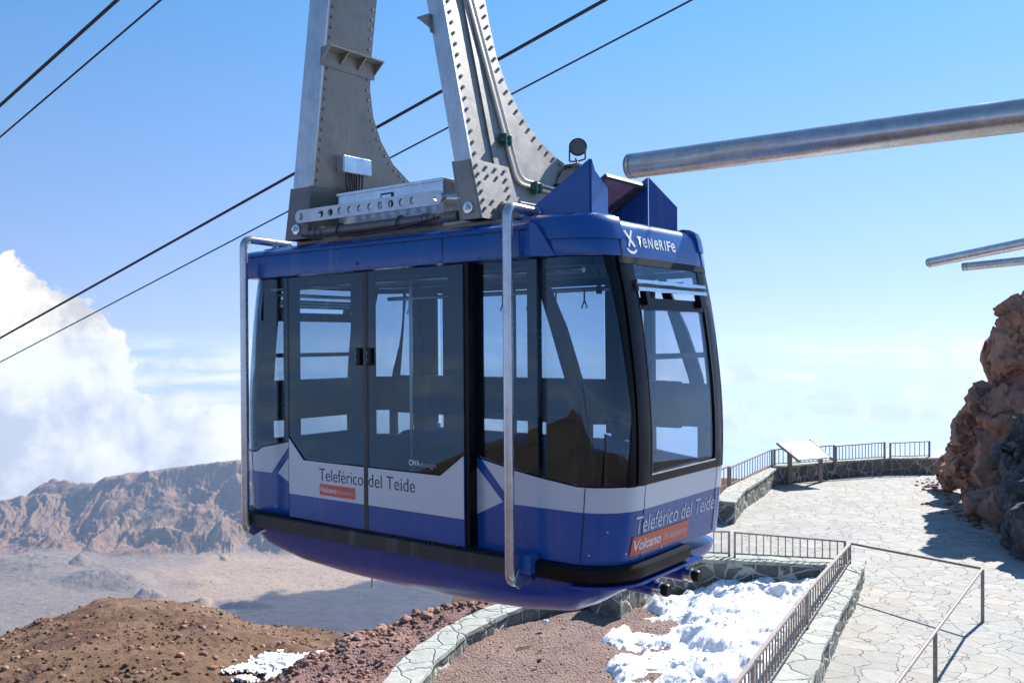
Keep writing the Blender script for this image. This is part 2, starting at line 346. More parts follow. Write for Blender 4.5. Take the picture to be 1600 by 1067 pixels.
def vally():
    t = MT('caldera'); at = t.N.new('ShaderNodeVertexColor'); at.layer_name = 'kind'
    s = t.N.new('ShaderNodeSeparateColor'); t.L.new(at.outputs[0], s.inputs[0])   # R wall, G lava flow, B pale sand
    n = t.noise(.004, 12, .68); n2 = t.noise(.02, 10, .7); st = t.noise(.006, 8, .65, t.mapping((1, 1, 7)))
    wall = t.mix(t.ramp(n, [(.30, 0), (.70, 1)]), (.125, .070, .045), (.30, .18, .105)); wall = t.mix(t.ramp(st, [(.54, 0), (.66, .6)]), wall, (.10, .07, .06))
    wall = t.mix(t.ramp(n2, [(.58, 0), (.70, .8)]), wall, (.30, .22, .13))
    fl = t.mix(t.ramp(n2, [(.35, 0), (.65, 1)]), (.165, .125, .10), (.25, .19, .14)); fl = t.mix(s.outputs[2], fl, t.mix(n2, (.42, .285, .18), (.30, .21, .14)))
    lava = t.mix(t.ramp(t.noise(.012, 10, .75), [(.4, 0), (.7, 1)]), (.014, .011, .017), (.06, .046, .046))
    c = t.mix(s.outputs[0], fl, wall); c = t.mix(s.outputs[1], c, lava)
    dots = t.ramp(t.vor(.022, 'F1'), [(.20, 1), (.28, 0)]); c = t.mix(t.math('MULTIPLY', dots, t.ramp(n, [(.45, 0), (.6, .8)])), c, (.05, .05, .035))
    t.col(c); t.set(rough=1.); t.bump(t.math('ADD', n, t.math('MULTIPLY', n2, .5)), .7, 45.); return t.m
M['valley'] = vally()
def sea():
    t = MT('sea_water'); t.set(col=(.02, .06, .12), rough=.35); t.bump(t.noise(.002, 5), .3, 20); return t.m
M['sea'] = sea()
# ================================================================== CABIN
f_ = F_PX
dn = math.hypot(1833/f_, 1)
Fv = Vector((1833/f_/dn, -1/dn, 0)); Bv = Vector((1/dn, 1833/f_/dn, 0))
P0 = Vector((45/f_*6.2, 6.2, 0))
ORG = P0 - Fv*1.69 + Bv*1.02
cabin = empty("cable_car")
R = Matrix((Fv, Bv, Vector((0, 0, 1)))).transposed().to_4x4()
pivot = P0 + Vector((-1.0, 1.2, -.3))
roll = Matrix.Translation(pivot) @ Matrix.Rotation(math.radians(-.45), 4, 'Y') @ Matrix.Translation(-pivot)
cabin.matrix_world = roll @ Matrix.Translation(ORG) @ R
tag(cabin, "blue and silver cable car cabin hanging from two metal arms above the gravel", "cable car")
HB = .92; RC = .34
ZF = [(-2.1, 2.10), (-1.62, 2.17), (-1.5, 2.185), (-1.155, 2.22), (-.8, 2.24), (-.4, 2.23), (0, 2.19), (.3, 2.145), (.58, 2.085), (.86, 2.03), (1.3, 1.95)]
def xf(z):
    # smooth (Catmull) interpolation
    for i in range(len(ZF)-1):
        if z <= ZF[i+1][0] or i == len(ZF)-2:
            z0, a = ZF[i]; z1, b = ZF[i+1]; t = (z-z0)/(z1-z0)
            pa = ZF[max(i-1, 0)][1]; pb = ZF[min(i+2, len(ZF)-1)][1]
            return a + .5*t*((b-pa) + t*((2*pa-5*a+4*b-pb) + t*(3*(a-b)+pb-pa)))
SC = 1.85 + math.pi/2*RC      # end of near front corner arc
SF = SC + (HB-RC)             # centre of the front
REAR = .31
def S(s, z, off=0., inset=0.):
    """point on the body: s runs round the plan, near-side centre = 0, front centre = SF, far-side centre = 2*SF"""
    L = 4*SF; s = (s+L/2) % L - L/2
    sy = -1
    q = abs(s); sx = 1 if s >= 0 else -1
    if q > SF: q = 2*SF-q; sy = 1
    X_ = xf(z)-inset-(REAR if sx < 0 else 0); hb = HB-inset; cx = X_-RC
    if q < 1.5: p = (q, hb); n = (0, 1)
    elif q < 1.85: p = (1.5+(q-1.5)/.35*(cx-1.5), hb); n = (0, 1)
    elif q < SC:
        a = (q-1.85)/RC; n = (math.sin(a), math.cos(a)); p = (cx+RC*n[0], hb-RC+RC*n[1])
    else:
        y = (SF-q)/(HB-RC)*(hb-RC); p = (X_, y); n = (1, 0)
    return Vector((sx*(p[0]+n[0]*off), sy*(p[1]+n[1]*off), z))
def Sn(s, z):
    e = .004
    a = S(s+e, z)-S(s-e, z); b = S(s, z+e)-S(s, z-e)
    n = a.cross(b); n.normalize(); return n
def inside(p, poly):
    c = False; n = len(poly); x, y = p
    for i in range(n):
        x0, y0 = poly[i]; x1, y1 = poly[(i+1) % n]
        if (y0 > y) != (y1 > y) and x < (x1-x0)*(y-y0)/(y1-y0)+x0: c = not c
    return c
def panel(name, poly, mat, parent, off=0., th=.02, ds=.09, dz=.14, fn=None, nf=None):
    """a curved sheet of the body cut to the outline poly, in (s, z)"""
    fn = fn or (lambda s, z, o: S(s, z, o)); nf = nf or Sn
    P = []; n = len(poly)
    for i in range(n):
        a = poly[i]; b = poly[(i+1) % n]; k = max(1, int(math.ceil(max(abs(b[0]-a[0])/ds, abs(b[1]-a[1])/dz))))
        for j in range(k): P.append((a[0]+(b[0]-a[0])*j/k, a[1]+(b[1]-a[1])*j/k))
    nb = len(P); pts = [Vector(p) for p in P]
    s0, s1 = min(p[0] for p in P), max(p[0] for p in P); z0, z1 = min(p[1] for p in P), max(p[1] for p in P)
    i = math.ceil(s0/ds)
    while i*ds < s1:
        j = math.ceil(z0/dz)
        while j*dz < z1:
            q = (i*ds, j*dz)
            if inside(q, P) and min((q[0]-p[0])**2+(q[1]-p[1])**2 for p in P) > (min(ds, dz)*.35)**2: pts.append(Vector(q))
            j += 1
        i += 1
    r = geometry.delaunay_2d_cdt(pts, [(i, (i+1) % nb) for i in range(nb)], [list(range(nb))], 1, 1e-5)
    vs, fs, ov = r[0], r[2], r[3]
    m = len(vs); V = [fn(v.x, v.y, off) for v in vs] + [fn(v.x, v.y, off-th) for v in vs]
    Fc = [tuple(f) for f in fs] + [tuple(i+m for i in f[::-1]) for f in fs]
    cnt = {}
    for f in fs:
        for a, b in zip(f, f[1:]+f[:1]): cnt[(a, b)] = cnt.get((a, b), 0)+1
    nrm = [nf(v.x, v.y) for v in vs]
    N_ = []
    for f in fs: N_ += [nrm[i] for i in f]
    for f in fs: N_ += [-nrm[i] for i in f[::-1]]
    for (a, b) in cnt:
        if (b, a) not in cnt:
            Fc.append((a, a+m, b+m, b)); 
            d = V[b]-V[a]; q = d.cross(V[a+m]-V[a]); q = -q.normalized() if q.length else Vector((0, 0, 1)); N_ += [q]*4
    me = bpy.data.meshes.new(name); me.from_pydata(V, [], Fc)
    # make sure outer faces look outward
    me.validate(); me.update()
    if len(me.loops) == len(N_):
        f0 = me.polygons[0]
        if f0.normal.dot(nrm[fs[0][0]]) < 0: me.flip_normals()
        else: me.normals_split_custom_set([tuple(n) for n in N_])
    return link_mesh(name, me, mat, parent)
def rect(s0, s1, z0, z1): return [(s0, z0), (s1, z0), (s1, z1), (s0, z1)]
YD = -HB-.10       # outer plane of the sliding doors
def flat(s, z, o): return Vector((s, YD-o, z))
def flatn(s, z): return Vector((0, -1, 0))
def mirs(poly): return [(-a, b) for a, b in poly][::-1]
def farS(poly): return [(2*SF-a, b) for a, b in poly][::-1]     # near-side outline mirrored to the far side
ZB = -1.51
# --- lower body (blue), one shell per stretch outside the doors
wl = [(1.0, -.828), (1.062, -.848), (1.353, -.905), (1.6, -.945), (1.87, -.98)]
body = panel('lower_body', [(1.0, ZB)] + [(2*SF-1.0, ZB)] + [(2*SF-a, b) for a, b in wl] + [(a, b) for a, b in wl[::-1]], M['blue'], cabin, 0, .035)
body_r = panel('lower_body', mirs([(1.0, ZB)] + [(2*SF-1.0, ZB)] + [(2*SF-a, b) for a, b in wl] + [(a, b) for a, b in wl[::-1]]), M['blue'], cabin, 0, .035)
far_low = panel('lower_body', rect(2*SF-1.0, 2*SF+1.0, ZB, -.87), M['blue'], cabin, 0, .035)
for sg in (1, -1):
    band = [(1.075, -.853), (1.353, -.905), (1.6, -.945), (1.87, -.98), (2*SF-1.87, -.98), (2*SF-1.6, -.945), (2*SF-1.1, -.86), (2*SF-1.1, -1.155), (1.365, -1.155)]
    tri = [(1.002, -.885), (1.277, -1.148), (1.002, -1.275)]
    for p in (band, tri):
        panel('silver_band', p if sg > 0 else mirs(p), M['silver'], cabin, .003, .002)
for sg in (1, -1):
    U_ = (lambda p: p) if sg > 0 else mirs
    for s_ in (1.93, SC+.02, 2*SF-SC-.02):
        panel('panel_seam', U_(rect(s_-.0025, s_+.0025, -1.49, -.99)), M['dark_mark'], cabin, .0045, .003)
    ln = wl + [(2*SF-1.87, -.98)]
    bm = bmesh.new(); P_ = []
    for (a, za), (b, zb) in zip(ln[:-1], ln[1:]):
        k_ = max(1, int((b-a)/.06)); P_ += [S(sg*(a+(b-a)*i/k_), za+(zb-za)*i/k_, .003) for i in range(k_)]
    tube(bm, P_, .0055, 6); from_bm('rubber_seal', bm, M['black'], cabin, 60)
    for s_, z_ in ((1.99, -1.44), (2.25, -1.44), (2.10, -1.28), (1.30, -1.45), (2.7, -1.47)):
        bm = bmesh.new(); c_ = S(sg*s_, z_, .001); n_ = Sn(sg*s_, z_); n_ = n_ if n_.dot(c_-Vector((0, 0, c_.z))) > 0 else -n_
        cyl(bm, c_-n_*.002, c_+n_*.004, .007, 10); from_bm('body_screw', bm, M['chrome'], cabin)
# --- side windows (flush tinted glass), corner glass, black pillars
def win_set(sg, fs):
    T = lambda p: (mirs(p) if sg < 0 else p)
    U = (lambda p: farS(p)) if fs else (lambda p: p)
    tr = lambda p: T(U(p))
    gl = [(1.02, .575), (1.02, -.83)] + wl[1:] + [(2.30, -.98), (2.27, -.5), (2.24, 0), (2.22, .3), (2.21, .575)]
    g = panel('side_window', tr(gl), M['glass_clear'] if fs else M['glass'], cabin, .0, .006)
    fr = M['frame']
    sub = []
    sub.append(rect(1.02, 1.075, -.82, .56)); sub.append(rect(1.02, 2.2, .52, .575))
    sub.append([(1.57, .52), (1.665, .52), (1.83, .1), (1.93, -.3), (1.96, -.6), (1.97, -.975), (1.87, -.975), (1.86, -.6), (1.80, -.3), (1.70, .1)])
    if not fs: sub.append(rect(1.02, 2.24, -.56, -.525))
    else: sub += [rect(1.075, 1.50, -.72, -.36), rect(1.50, 2.22, -.72, -.36)]
    for p in sub: panel('window_frame', tr(p), fr, g, -.008, .03)
    pl = [(2.215, -.99), (2.44, -.99), (2.405, -.5), (2.37, 0), (2.345, .3), (2.335, .585), (2.20, .585), (2.215, .3), (2.235, 0), (2.265, -.5)]
    panel('corner_pillar', tr([(a+(.06 if False else 0), b) for a, b in pl]), M['black'], cabin, .004, .03)
for sg in (1, -1):
    for fs in (False, True): win_set(sg, fs)
# far side centre: solid posts, band, strip windows
g = panel('far_window', rect(2*SF-.99, 2*SF+.99, -.87, .575), M['glass_clear'], cabin, 0, .006)
for x0, x1, z0, z1 in [(1.08, 1.30, -.87, .56), (-.92, -.42, -.87, .56), (-1.38, -1.03, -.87, .56), (-1.03, 1.08, .50, .575), (-1.03, 1.6, -.72, -.34), (-1.9, -1.38, -.72, -.38), (-.03, .0, -.87, .56)]:
    panel('window_frame', rect(2*SF-x1, 2*SF-x0, z0, z1), M['frame'], g, -.010, .035)
# --- ends
def end_set(sg):
    c = SF*sg
    T = lambda y0, y1, z0, z1: rect(c+y0, c+y1, z0, z1)
    W0 = .62
    wf = empty_mesh = None
    fr = panel('end_window', [(c-.50, -.93), (c+.50, -.93), (c+.50, .25), (c-.50, .25)], M['glass_clear'], cabin, .004, .006)
    # black surround made of four bars
    for p in ([(c-.66, -.985), (c+.66, -.985), (c+.66, -.915), (c-.66, -.915)], [(c-.66, -.915), (c-.49, -.915), (c-.49, .56), (c-.66, .56)], [(c+.49, -.915), (c+.66, -.915), (c+.66, .56), (c+.49, .56)],
              [(c-.49, .215), (c+.49, .215), (c+.49, .30), (c-.49, .30)]):
        panel('window_surround', p, M['black'], cabin, .014, .05)
    panel('window_surround', T(-.66, .66, .535, .585), M['frame'], cabin, .018, .05)
    hp = panel('vent_window', T(-.50, .50, .37, .53), M['glass_clear'], cabin, .01, .006)
    for p in (T(-.53, .53, .40, .425), T(-.53, .53, .345, .372)): panel('silver_rail', p, M['chrome'], cabin, .045, .03)
    panel('silver_rail', T(-.53, .53, .375, .397), M['seal'], cabin, .034, .02)
    for y in (-.42, .42):
        panel('hinge', T(y-.03, y+.03, .25, .345), M['black'], cabin, .05, .05)
    panel('crossbar', T(-.49, .49, -.135, -.095), M['black'], cabin, -.012, .02)
    # thin bright edging of the surround
    for yy in (-.50, .50): panel('edging', T(yy-.006, yy+.006, -.92, .25), M['seal'], cabin, .018, .006)
    panel('edging', T(-.50, .50, -.926, -.915), M['chrome'], cabin, .018, .006)
for sg in (1, -1): end_set(sg)
# --- roof fascia and roof
def ring_mesh(name, levels, mat, smooth_=40, segs=148, hole=False, parent=cabin):
    """levels: (z, off, inset); closed rings round the plan, last ring filled"""
    bm = bmesh.new(); L = 4*SF; rings = []
    ss = []
    for q in range(-segs//2, segs//2): ss.append(q*L/segs)
    for z, off, ins in levels: rings.append([bm.verts.new(S(s, z, off, ins)) for s in ss])
    for a, b in zip(rings[:-1], rings[1:]):
        for k in range(segs): bm.faces.new((a[k], a[(k+1) % segs], b[(k+1) % segs], b[k]))
    bm.faces.new(rings[-1]); bm.faces.new(rings[0][::-1])
    return from_bm(name, bm, mat, parent, smooth_)
roof = ring_mesh('roof', [(.585, -.05, 0), (.585, .012, 0), (.60, .018, 0), (.70, .015, 0), (.79, .008, 0), (.825, -.006, 0), (.848, -.03, 0), (.86, -.06, 0), (.868, -.14, 0), (.872, -.30, 0)], M['blue'])
# seams of the front roof cap
for s_ in (SC-.03, 2*SF-SC+.03):
    panel('seam', rect(s_-.004, s_+.004, .59, .80), M['dark_mark'], cabin, .021, .006)
# raised corner cowls of the roof
def cowl(y0, y1):
    bm = bmesh.new(); n = 12
    secs = []
    for i in range(n+1):
        s = 1.62 + (SC+.0-1.62)*i/n
        secs.append([S(s, .70, .0), S(s, .70, .030), S(s, .80, .028), S(s, .852, .018), S(s, .878, -.02), S(s, .888, -.08), S(s, .872, -.20)])
    if y0: secs = [[Vector((p.x, -p.y, p.z)) for p in r] for r in secs]
    V = [[bm.verts.new(p) for p in r] for r in secs]
    for a, b in zip(V[:-1], V[1:]):
        for k in range(6): bm.faces.new((a[k], a[k+1], b[k+1], b[k]))
    bm.faces.new(V[0]); bm.faces.new(V[-1][::-1])
    from_bm('roof_cowl', bm, M['blue'], cabin, 40)
# door track fascia on the near side
bm = bmesh.new()
pf = [(YD, .582), (YD-.004, .60), (YD, .775), (YD+.012, .795), (YD+.05, .822), (YD+.09, .835), (-HB+.04, .838), (-HB+.04, .582)]
prism(bm, pf, lambda y, z: Vector((-1.62, y, z)), lambda y, z: Vector((1.60 - .20*max(0, min(1, (.80-z)/.3))*0, y, z)))
fascia = from_bm('door_track_cover', bm, M['blue'], cabin, 30)
for xs in (-.99, .79, -.30):
    pass
for xs in (.80, 1.52):
    bm = bmesh.new(); bx(bm, xs-.002, xs+.002, YD-.0055, YD+.01, .60, .775); from_bm('panel_gap', bm, M['dark_mark'], fascia)
bm = bmesh.new(); bx(bm, -1.61, 1.59, YD-.0062, YD+.01, .772, .777); from_bm('panel_gap', bm, M['dark_mark'], fascia)
bm = bmesh.new(); cyl(bm, (-.12, YD-.008, .635), (-.12, YD+.02, .635), .014); from_bm('drain_hole', bm, M['dark_mark'], fascia)
for xs in np.arange(-1.5, 1.6, .38):
    for zs in (.60, .765):
        bm = bmesh.new(); cyl(bm, (xs, YD-.007, zs), (xs, YD+.01, zs), .005, 8); from_bm('fascia_screw', bm, M['dark_mark'], fascia)
# curved end piece joining the fascia to the corner
bm = bmesh.new()
prism(bm, [(1.60, .585), (1.60, .822), (1.64, .80), (1.70, .70), (1.76, .585)], lambda x, z: Vector((x, -HB-.012, z)), lambda x, z: Vector((x, YD+.004+(x-1.60)*.45, z)))
from_bm('track_cover_end', bm, M['blue'], fascia, 30)
bm = bmesh.new()
prism(bm, [(-1.62, .585), (-1.62, .822), (-1.66, .80), (-1.72, .70), (-1.76, .585)], lambda x, z: Vector((x, -HB-.012, z)), lambda x, z: Vector((x, YD+.004+(-1.62-x)*.45, z)))
from_bm('track_cover_end', bm, M['blue'], fascia, 30)
cowl(0, 0); cowl(1, 0)
# --- sliding doors
def door(x0, x1, left):
    d = empty('door', parent=cabin)
    gz = [(-.996, -.80), (-.80, -.983), (0, -.985), (.76, -.985), (.993, -.82)]
    def gb(x):
        for (a, za), (b, zb) in zip(gz[:-1], gz[1:]):
            if a <= x <= b: return za+(zb-za)*(x-a)/(b-a)
        return -.80
    line = [(x0, gb(x0))] + [p for p in gz if x0 < p[0] < x1] + [(x1, gb(x1))]
    panel('glass', [(x0, .565)] + line + [(x1, .565)], M['glass'], d, 0, .006, fn=flat, nf=flatn, ds=.5, dz=.5)
    panel('lower_panel', [(x0, -1.49), (x1, -1.49)] + line[::-1], M['blue'], d, 0, .035, fn=flat, nf=flatn, ds=.5, dz=.5)
    panel('silver_field', [(x0+.001, -1.29), (x1-.001, -1.29)] + [(max(x0+.001, min(x1-.001, a)), b-.008) for a, b in line[::-1]], M['silver'], d, .003, .002, fn=flat, nf=flatn, ds=.5, dz=.5)
    # dark frame behind the glass
    if left: gx0, gx1 = x0+.045, -.215
    else: gx0, gx1 = .045, x1-.15
    for r in (rect(x0, gx0, -.80 if left else -.97, .56), rect(gx1, x1, -.97 if left else -.82, .56), rect(gx0, gx1, .525, .56)):
        panel('frame', r, M['frame'], d, -.009, .03, fn=flat, nf=flatn, ds=.5, dz=.5)
    # bottom seal and edge
    bm = bmesh.new()
    for (a, za), (b, zb) in zip(line[:-1], line[1:]):
        tube(bm, [(a, YD-.003, za-.002), (b, YD-.003, zb-.002)], .005, 6)
    from_bm('seal', bm, M['black'], d)
    hx = -.105 if left else -.0+.022
    bm = bmesh.new(); bx(bm, hx-.022, hx+.024, YD-.022, YD, -.18, -.04, bev=.006); h = from_bm('handle', bm, M['black'], d)
    for zz in (-.085, -.135):
        bm = bmesh.new(); cyl(bm, (hx-.028, YD-.012, zz), (hx-.028, YD, zz), .006, 10); from_bm('screw', bm, M['chrome'], d)
    return d
dl = door(-.996, -.062, True); dr = door(-.012, .993, False)
bm = bmesh.new(); bx(bm, -.062, -.012, YD-.004, YD+.04, -1.49, .565, bev=.004); from_bm('door_seal', bm, M['seal'], cabin)
for x0, x1 in ((.993, 1.035), (-1.005, -.996)):
    bm = bmesh.new(); bx(bm, x0, x1, YD+.012 if x0 > 0 else YD, -HB+.03, -1.49, .575); from_bm('door_post', bm, M['black' if x0 > 0 else 'frame'], cabin)
# --- lettering
def text_width(body, size, shear, bold):
    cu = bpy.data.curves.new('lettering', 'FONT'); cu.body = body; cu.size = size; cu.shear = shear; cu.offset = bold
    ob = bpy.data.objects.new('lettering', cu); COL.objects.link(ob); dg = bpy.context.evaluated_depsgraph_get(); dg.update()
    me = bpy.data.meshes.new_from_object(ob.evaluated_get(dg)); bpy.data.objects.remove(ob); xs = [v.co.x for v in me.vertices]; bpy.data.meshes.remove(me); return min(xs), max(xs)
def text_mesh(name, body, mat, parent, place, size, x0, z0, sx=1., shear=0., bold=0., width=None):
    if ' ' in body:
        a, b = text_width(body, size, shear, bold); k = width/(b-a) if width else sx; pos = 0
        for wd in body.split(' '):
            pos = body.index(wd, pos)+len(wd); c, d = text_width(wd, size, shear, bold); e = text_width(body[:pos], size, shear, bold)[1]
            text_mesh(name, wd, mat, parent, place, size, x0+(e-(d-c)-a)*k, z0, k, shear, bold)
        return
    cu = bpy.data.curves.new('lettering', 'FONT'); cu.body = body; cu.size = size; cu.shear = shear; cu.offset = bold; cu.resolution_u = 4
    ob = bpy.data.objects.new('lettering', cu); COL.objects.link(ob)
    dg = bpy.context.evaluated_depsgraph_get(); dg.update()
    me = bpy.data.meshes.new_from_object(ob.evaluated_get(dg)); bpy.data.objects.remove(ob); me.name = name
    xs = [v.co.x for v in me.vertices]
    k = sx
    mn, mxx = min(xs), max(xs)
    if width: k = width/(mxx-mn)
    for v in me.vertices: v.co = place(x0+(v.co.x-mn)*k, z0+v.co.y)
    me.update()
    me.materials.clear(); return link_mesh(name, me, mat, parent)
onDoor = lambda x, z: Vector((x, YD-.0048, z))
onFront = lambda y, z: S(SF+y, z, .0062)
onFront2 = lambda y, z: S(SF+y, z, .0085)
onRoofF = lambda y, z: S(SF+y, z, .0195)
text_mesh('lettering', 'Teleférico', M['dark_mark'], dl, onDoor, .150, -.60, -1.143, width=.53, bold=-.0012)
text_mesh('lettering', 'del Teide', M['dark_mark'], dr, onDoor, .150, -.008, -1.143, width=.51, bold=-.0012)
def rrect(x0, x1, z0, z1, r=.015):
    P = []
    for cx_, cz_, a0 in ((x1-r, z1-r, 0), (x0+r, z1-r, 90), (x0+r, z0+r, 180), (x1-r, z0+r, 270)):
        for k in range(5): a = math.radians(a0+k*22.5); P.append((cx_+r*math.cos(a), cz_+r*math.sin(a)))
    return P
st = panel('orange_label', rrect(-.595, -.165, -1.262, -1.170), M['orange'], dl, .006, .002, fn=flat, nf=flatn, ds=2, dz=2)
onLab = lambda x, z: Vector((x, YD-.0075, z))
text_mesh('lettering', 'Volcano', M['white_mark'], st, onLab, .062, -.583, -1.234, width=.20, shear=.2, bold=.0012)
text_mesh('lettering', 'life experience', M['grey_mark'], st, onLab, .052, -.37, -1.234, width=.195, shear=.2)
st = panel('orange_label', [(SF-.685, -1.462), (SF+.125, -1.462), (SF+.14, -1.335), (SF-.665, -1.335)], M['orange'], cabin, .005, .002)
text_mesh('lettering', 'Volcano', M['white_mark'], st, onFront, .100, -.655, -1.430, width=.37, shear=.2, bold=.002)
text_mesh('lettering', 'life experience', M['grey_mark'], st, onFront, .080, -.25, -1.425, width=.35, shear=.2)
onFront3 = lambda y, z: S(SF+y, z, .0028)
text_mesh('lettering', 'Teleférico del Teide', M['white_mark'], cabin, onFront3, .17, -.645, -1.315, width=1.20, bold=-.001, shear=.05)
text_mesh('lettering', 'CWA', M['white_mark'], dr, onDoor, .058, .44, -.935, width=.115, bold=.0012)
text_mesh('lettering', 'design', M['grey_mark'], dr, onDoor, .058, .56, -.940, width=.16, bold=-.001)
x = -.375
for ch, adv in zip('TeNeRIFe', (.072, .082, .088, .078, .082, .036, .066, .07)):
    text_mesh('lettering', ch, M['white_mark'], cabin, onRoofF, .145 if ch == 'e' else .108, x, .668, width=(.062 if ch != 'I' else .014)*(1.08 if ch == 'N' else 1), bold=.0018); x += adv
for pl in ([(-.555, .765), (-.53, .772), (-.415, .665), (-.44, .655)], [(-.455, .78), (-.435, .775), (-.50, .655), (-.52, .66)]):
    panel('emblem', [(SF+a, b) for a, b in pl], M['white_mark'], cabin, .022, .002)
arc = [(-.475+.075*math.cos(a), .655-.048*math.sin(a)) for a in [math.pi*(.12+.76*i/8) for i in range(9)]]
arc2 = [(-.475+.060*math.cos(a), .653-.028*math.sin(a)) for a in [math.pi*(.08+.84*i/8) for i in range(9)]]
panel('emblem', [(SF+a, b) for a, b in arc+arc2[::-1]], M['white_mark'], cabin, .022, .002)
# --- step rail (tread) along the near side
bm = bmesh.new()
bx(bm, -1.60, 1.44, YD-.06, -HB-.002, -1.615, -1.505, bev=.004)
step = from_bm('step_rail', bm, M['tread'], cabin)
bm = bmesh.new()
for i in range(76):
    xx = -1.58+i*.04
    for j in range(3): bx(bm, xx, xx+.02, YD-.045+j*.035, YD-.025+j*.035, -1.506, -1.498)
from_bm('tread_pattern', bm, M['tread'], step)
bm = bmesh.new(); bx(bm, 1.44, 1.60, YD-.02, -HB-.002, -1.60, -1.47, bev=.003); from_bm('step_bracket', bm, M['blue'], cabin)
# --- front bumper
def bumper(s0, s1, flip=False):
    bm = bmesh.new(); n = 40; rings = []
    prof = [(-1.515, -.01), (-1.515, .045), (-1.535, .060), (-1.60, .062), (-1.628, .048), (-1.632, -.01)]
    for i in range(n+1):
        s = s0+(s1-s0)*i/n
        rings.append([bm.verts.new(S(s, z, o)) for z, o in prof])
    for a, b in zip(rings[:-1], rings[1:]):
        for k in range(len(prof)): bm.faces.new((a[k], a[(k+1) % 6], b[(k+1) % 6], b[k]))
    bm.faces.new(rings[0]); bm.faces.new(rings[-1][::-1])
    return from_bm('bumper', bm, M['rubber'], cabin, 35)
bumper(1.60, SF+.10); bumper(-1.60, -SF-.10)
# --- hull
bm = bmesh.new(); segs = 148; L = 4*SF; rings = []
ss = [q*L/segs for q in range(-segs//2, segs//2)]
for t in [0, .06, .15, .3, .45, .6, .72, .82, .9, .96, 1.0]:
    ring = []
    for s in ss:
        p = S(s, -1.60, -.02)
        q = t
        k = math.cos(q*math.pi/2)**.42 if q < 1 else 0
        dep = float(np.interp(p.x, [-1.9, -1.6, -1.2, -.6, .0, .6, 1.0, 1.4, 1.8, 2.0, 2.2], [.20, .31, .385, .42, .425, .42, .41, .385, .33, .24, .10]))
        ins = .03*q + .50*(1-k)**1.1
        f = 1-ins/HB*1.35 if q > 0 else 1
        z = -1.60 - dep*math.sin(q*math.pi/2)**.85
        ring.append(bm.verts.new(Vector((p.x*(1-ins/2.1*(.5 if p.x > 0 else 1.0)), p.y*max(.05, f), z))))
    rings.append(ring)
for a, b in zip(rings[:-1], rings[1:]):
    for k in range(segs): bm.faces.new((a[k], a[(k+1) % segs], b[(k+1) % segs], b[k]))
bm.faces.new(rings[-1]); bm.faces.new(rings[0][::-1])
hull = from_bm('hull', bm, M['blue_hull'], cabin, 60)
# front lip plate under the bumper, with two docking buffers
bm = bmesh.new(); n = 30; top = []; bot = []
inner = []
for i in range(n+1):
    s = 1.9+(SF+.30-1.9)*i/n
    top.append(bm.verts.new(S(s, -1.640, .075))); bot.append(bm.verts.new(S(s, -1.658, .075))); inner.append((bm.verts.new(S(s, -1.640, -.10)), bm.verts.new(S(s, -1.675, -.10))))
for i in range(n):
    bm.faces.new((top[i], top[i+1], bot[i+1], bot[i])); bm.faces.new((inner[i][0], inner[i+1][0], top[i+1], top[i])); bm.faces.new((bot[i], bot[i+1], inner[i+1][1], inner[i][1])); bm.faces.new((inner[i][1], inner[i+1][1], inner[i+1][0], inner[i][0]))
bm.faces.new((top[0], bot[0], inner[0][1], inner[0][0])); bm.faces.new((top[-1], inner[-1][0], inner[-1][1], bot[-1]))
from_bm('lip_plate', bm, M['blue_hull'], cabin, 30)
def buffer(y):
    b_ = empty('buffer', (2.13, y, -1.74), parent=cabin)
    bm = bmesh.new(); tube(bm, [(-.30, 0, .03), (-.05, 0, .02), (.06, 0, 0)], [.085, .07, .055], 20); from_bm('buffer_housing', bm, M['blue_hull'], b_, 40)
    bm = bmesh.new(); cyl(bm, (.06, 0, 0), (.13, 0, 0), .042); cyl(bm, (.10, 0, 0), (.115, 0, 0), .050); from_bm('buffer_collar', bm, M['chrome'], b_, 40)
    bm = bmesh.new(); tube(bm, [(.13, 0, 0), (.135, 0, 0), (.165, 0, 0), (.18, 0, 0)], [.040, .046, .046, .036], 20); from_bm('buffer_head', bm, M['rubber'], b_, 40)
buffer(-.37); buffer(.10)
# small hook and lamp under the hull
bm = bmesh.new(); tube(bm, bend([(-.55, -.35, -1.97), (-.55, -.35, -2.04), (-.68, -.35, -2.07), (-.70, -.35, -2.20)], .03), .008, 8); bx(bm, -.60, -.44, -.37, -.33, -2.03, -1.97)
tube(bm, [(-.44, -.35, -2.0), (-.44, -.35, -2.05), (-.44, -.35, -2.075)], [.03, .045, .05], 14); from_bm('underside_lamp', bm, M['bolt'], cabin, 40)
# --- guard pipes
def guard(xp):
    bm = bmesh.new()
    pts = bend([(xp, -.62, .915), (xp, YD-.095, .93), (xp, YD-.095, -1.66), (xp+.005, -HB+.0, -1.66)], .085, 8)
    tube(bm, pts, .036, 18)
    g = from_bm('guard_pipe', bm, M['steel_tube'], cabin, 50)
    bm = bmesh.new(); tube(bm, [(xp, -.78, .918), (xp, -.768, .918)], .040, 18); tube(bm, [(xp, -.635, .915), (xp, -.62, .915)], .040, 18)
    prism(bm, [(-.80, .86), (-.74, .86), (-.765, .905), (-.775, .905)], lambda y, z: Vector((xp-.03, y, z)), lambda y, z: Vector((xp+.03, y, z))); bx(bm, xp-.04, xp+.04, -.66, -.60, .85, .91)
    from_bm('pipe_clamp', bm, M['chrome'], g, 40)
    bm = bmesh.new(); prism(bm, [(YD-.10, -1.66), (YD-.05, -1.70), (-HB-.02, -1.66), (-HB-.005, -1.56), (YD-.05, -1.56)], lambda y, z: Vector((xp+.036, y, z)), lambda y, z: Vector((xp+.046, y, z))); from_bm('pipe_bracket', bm, M['chrome'], g)
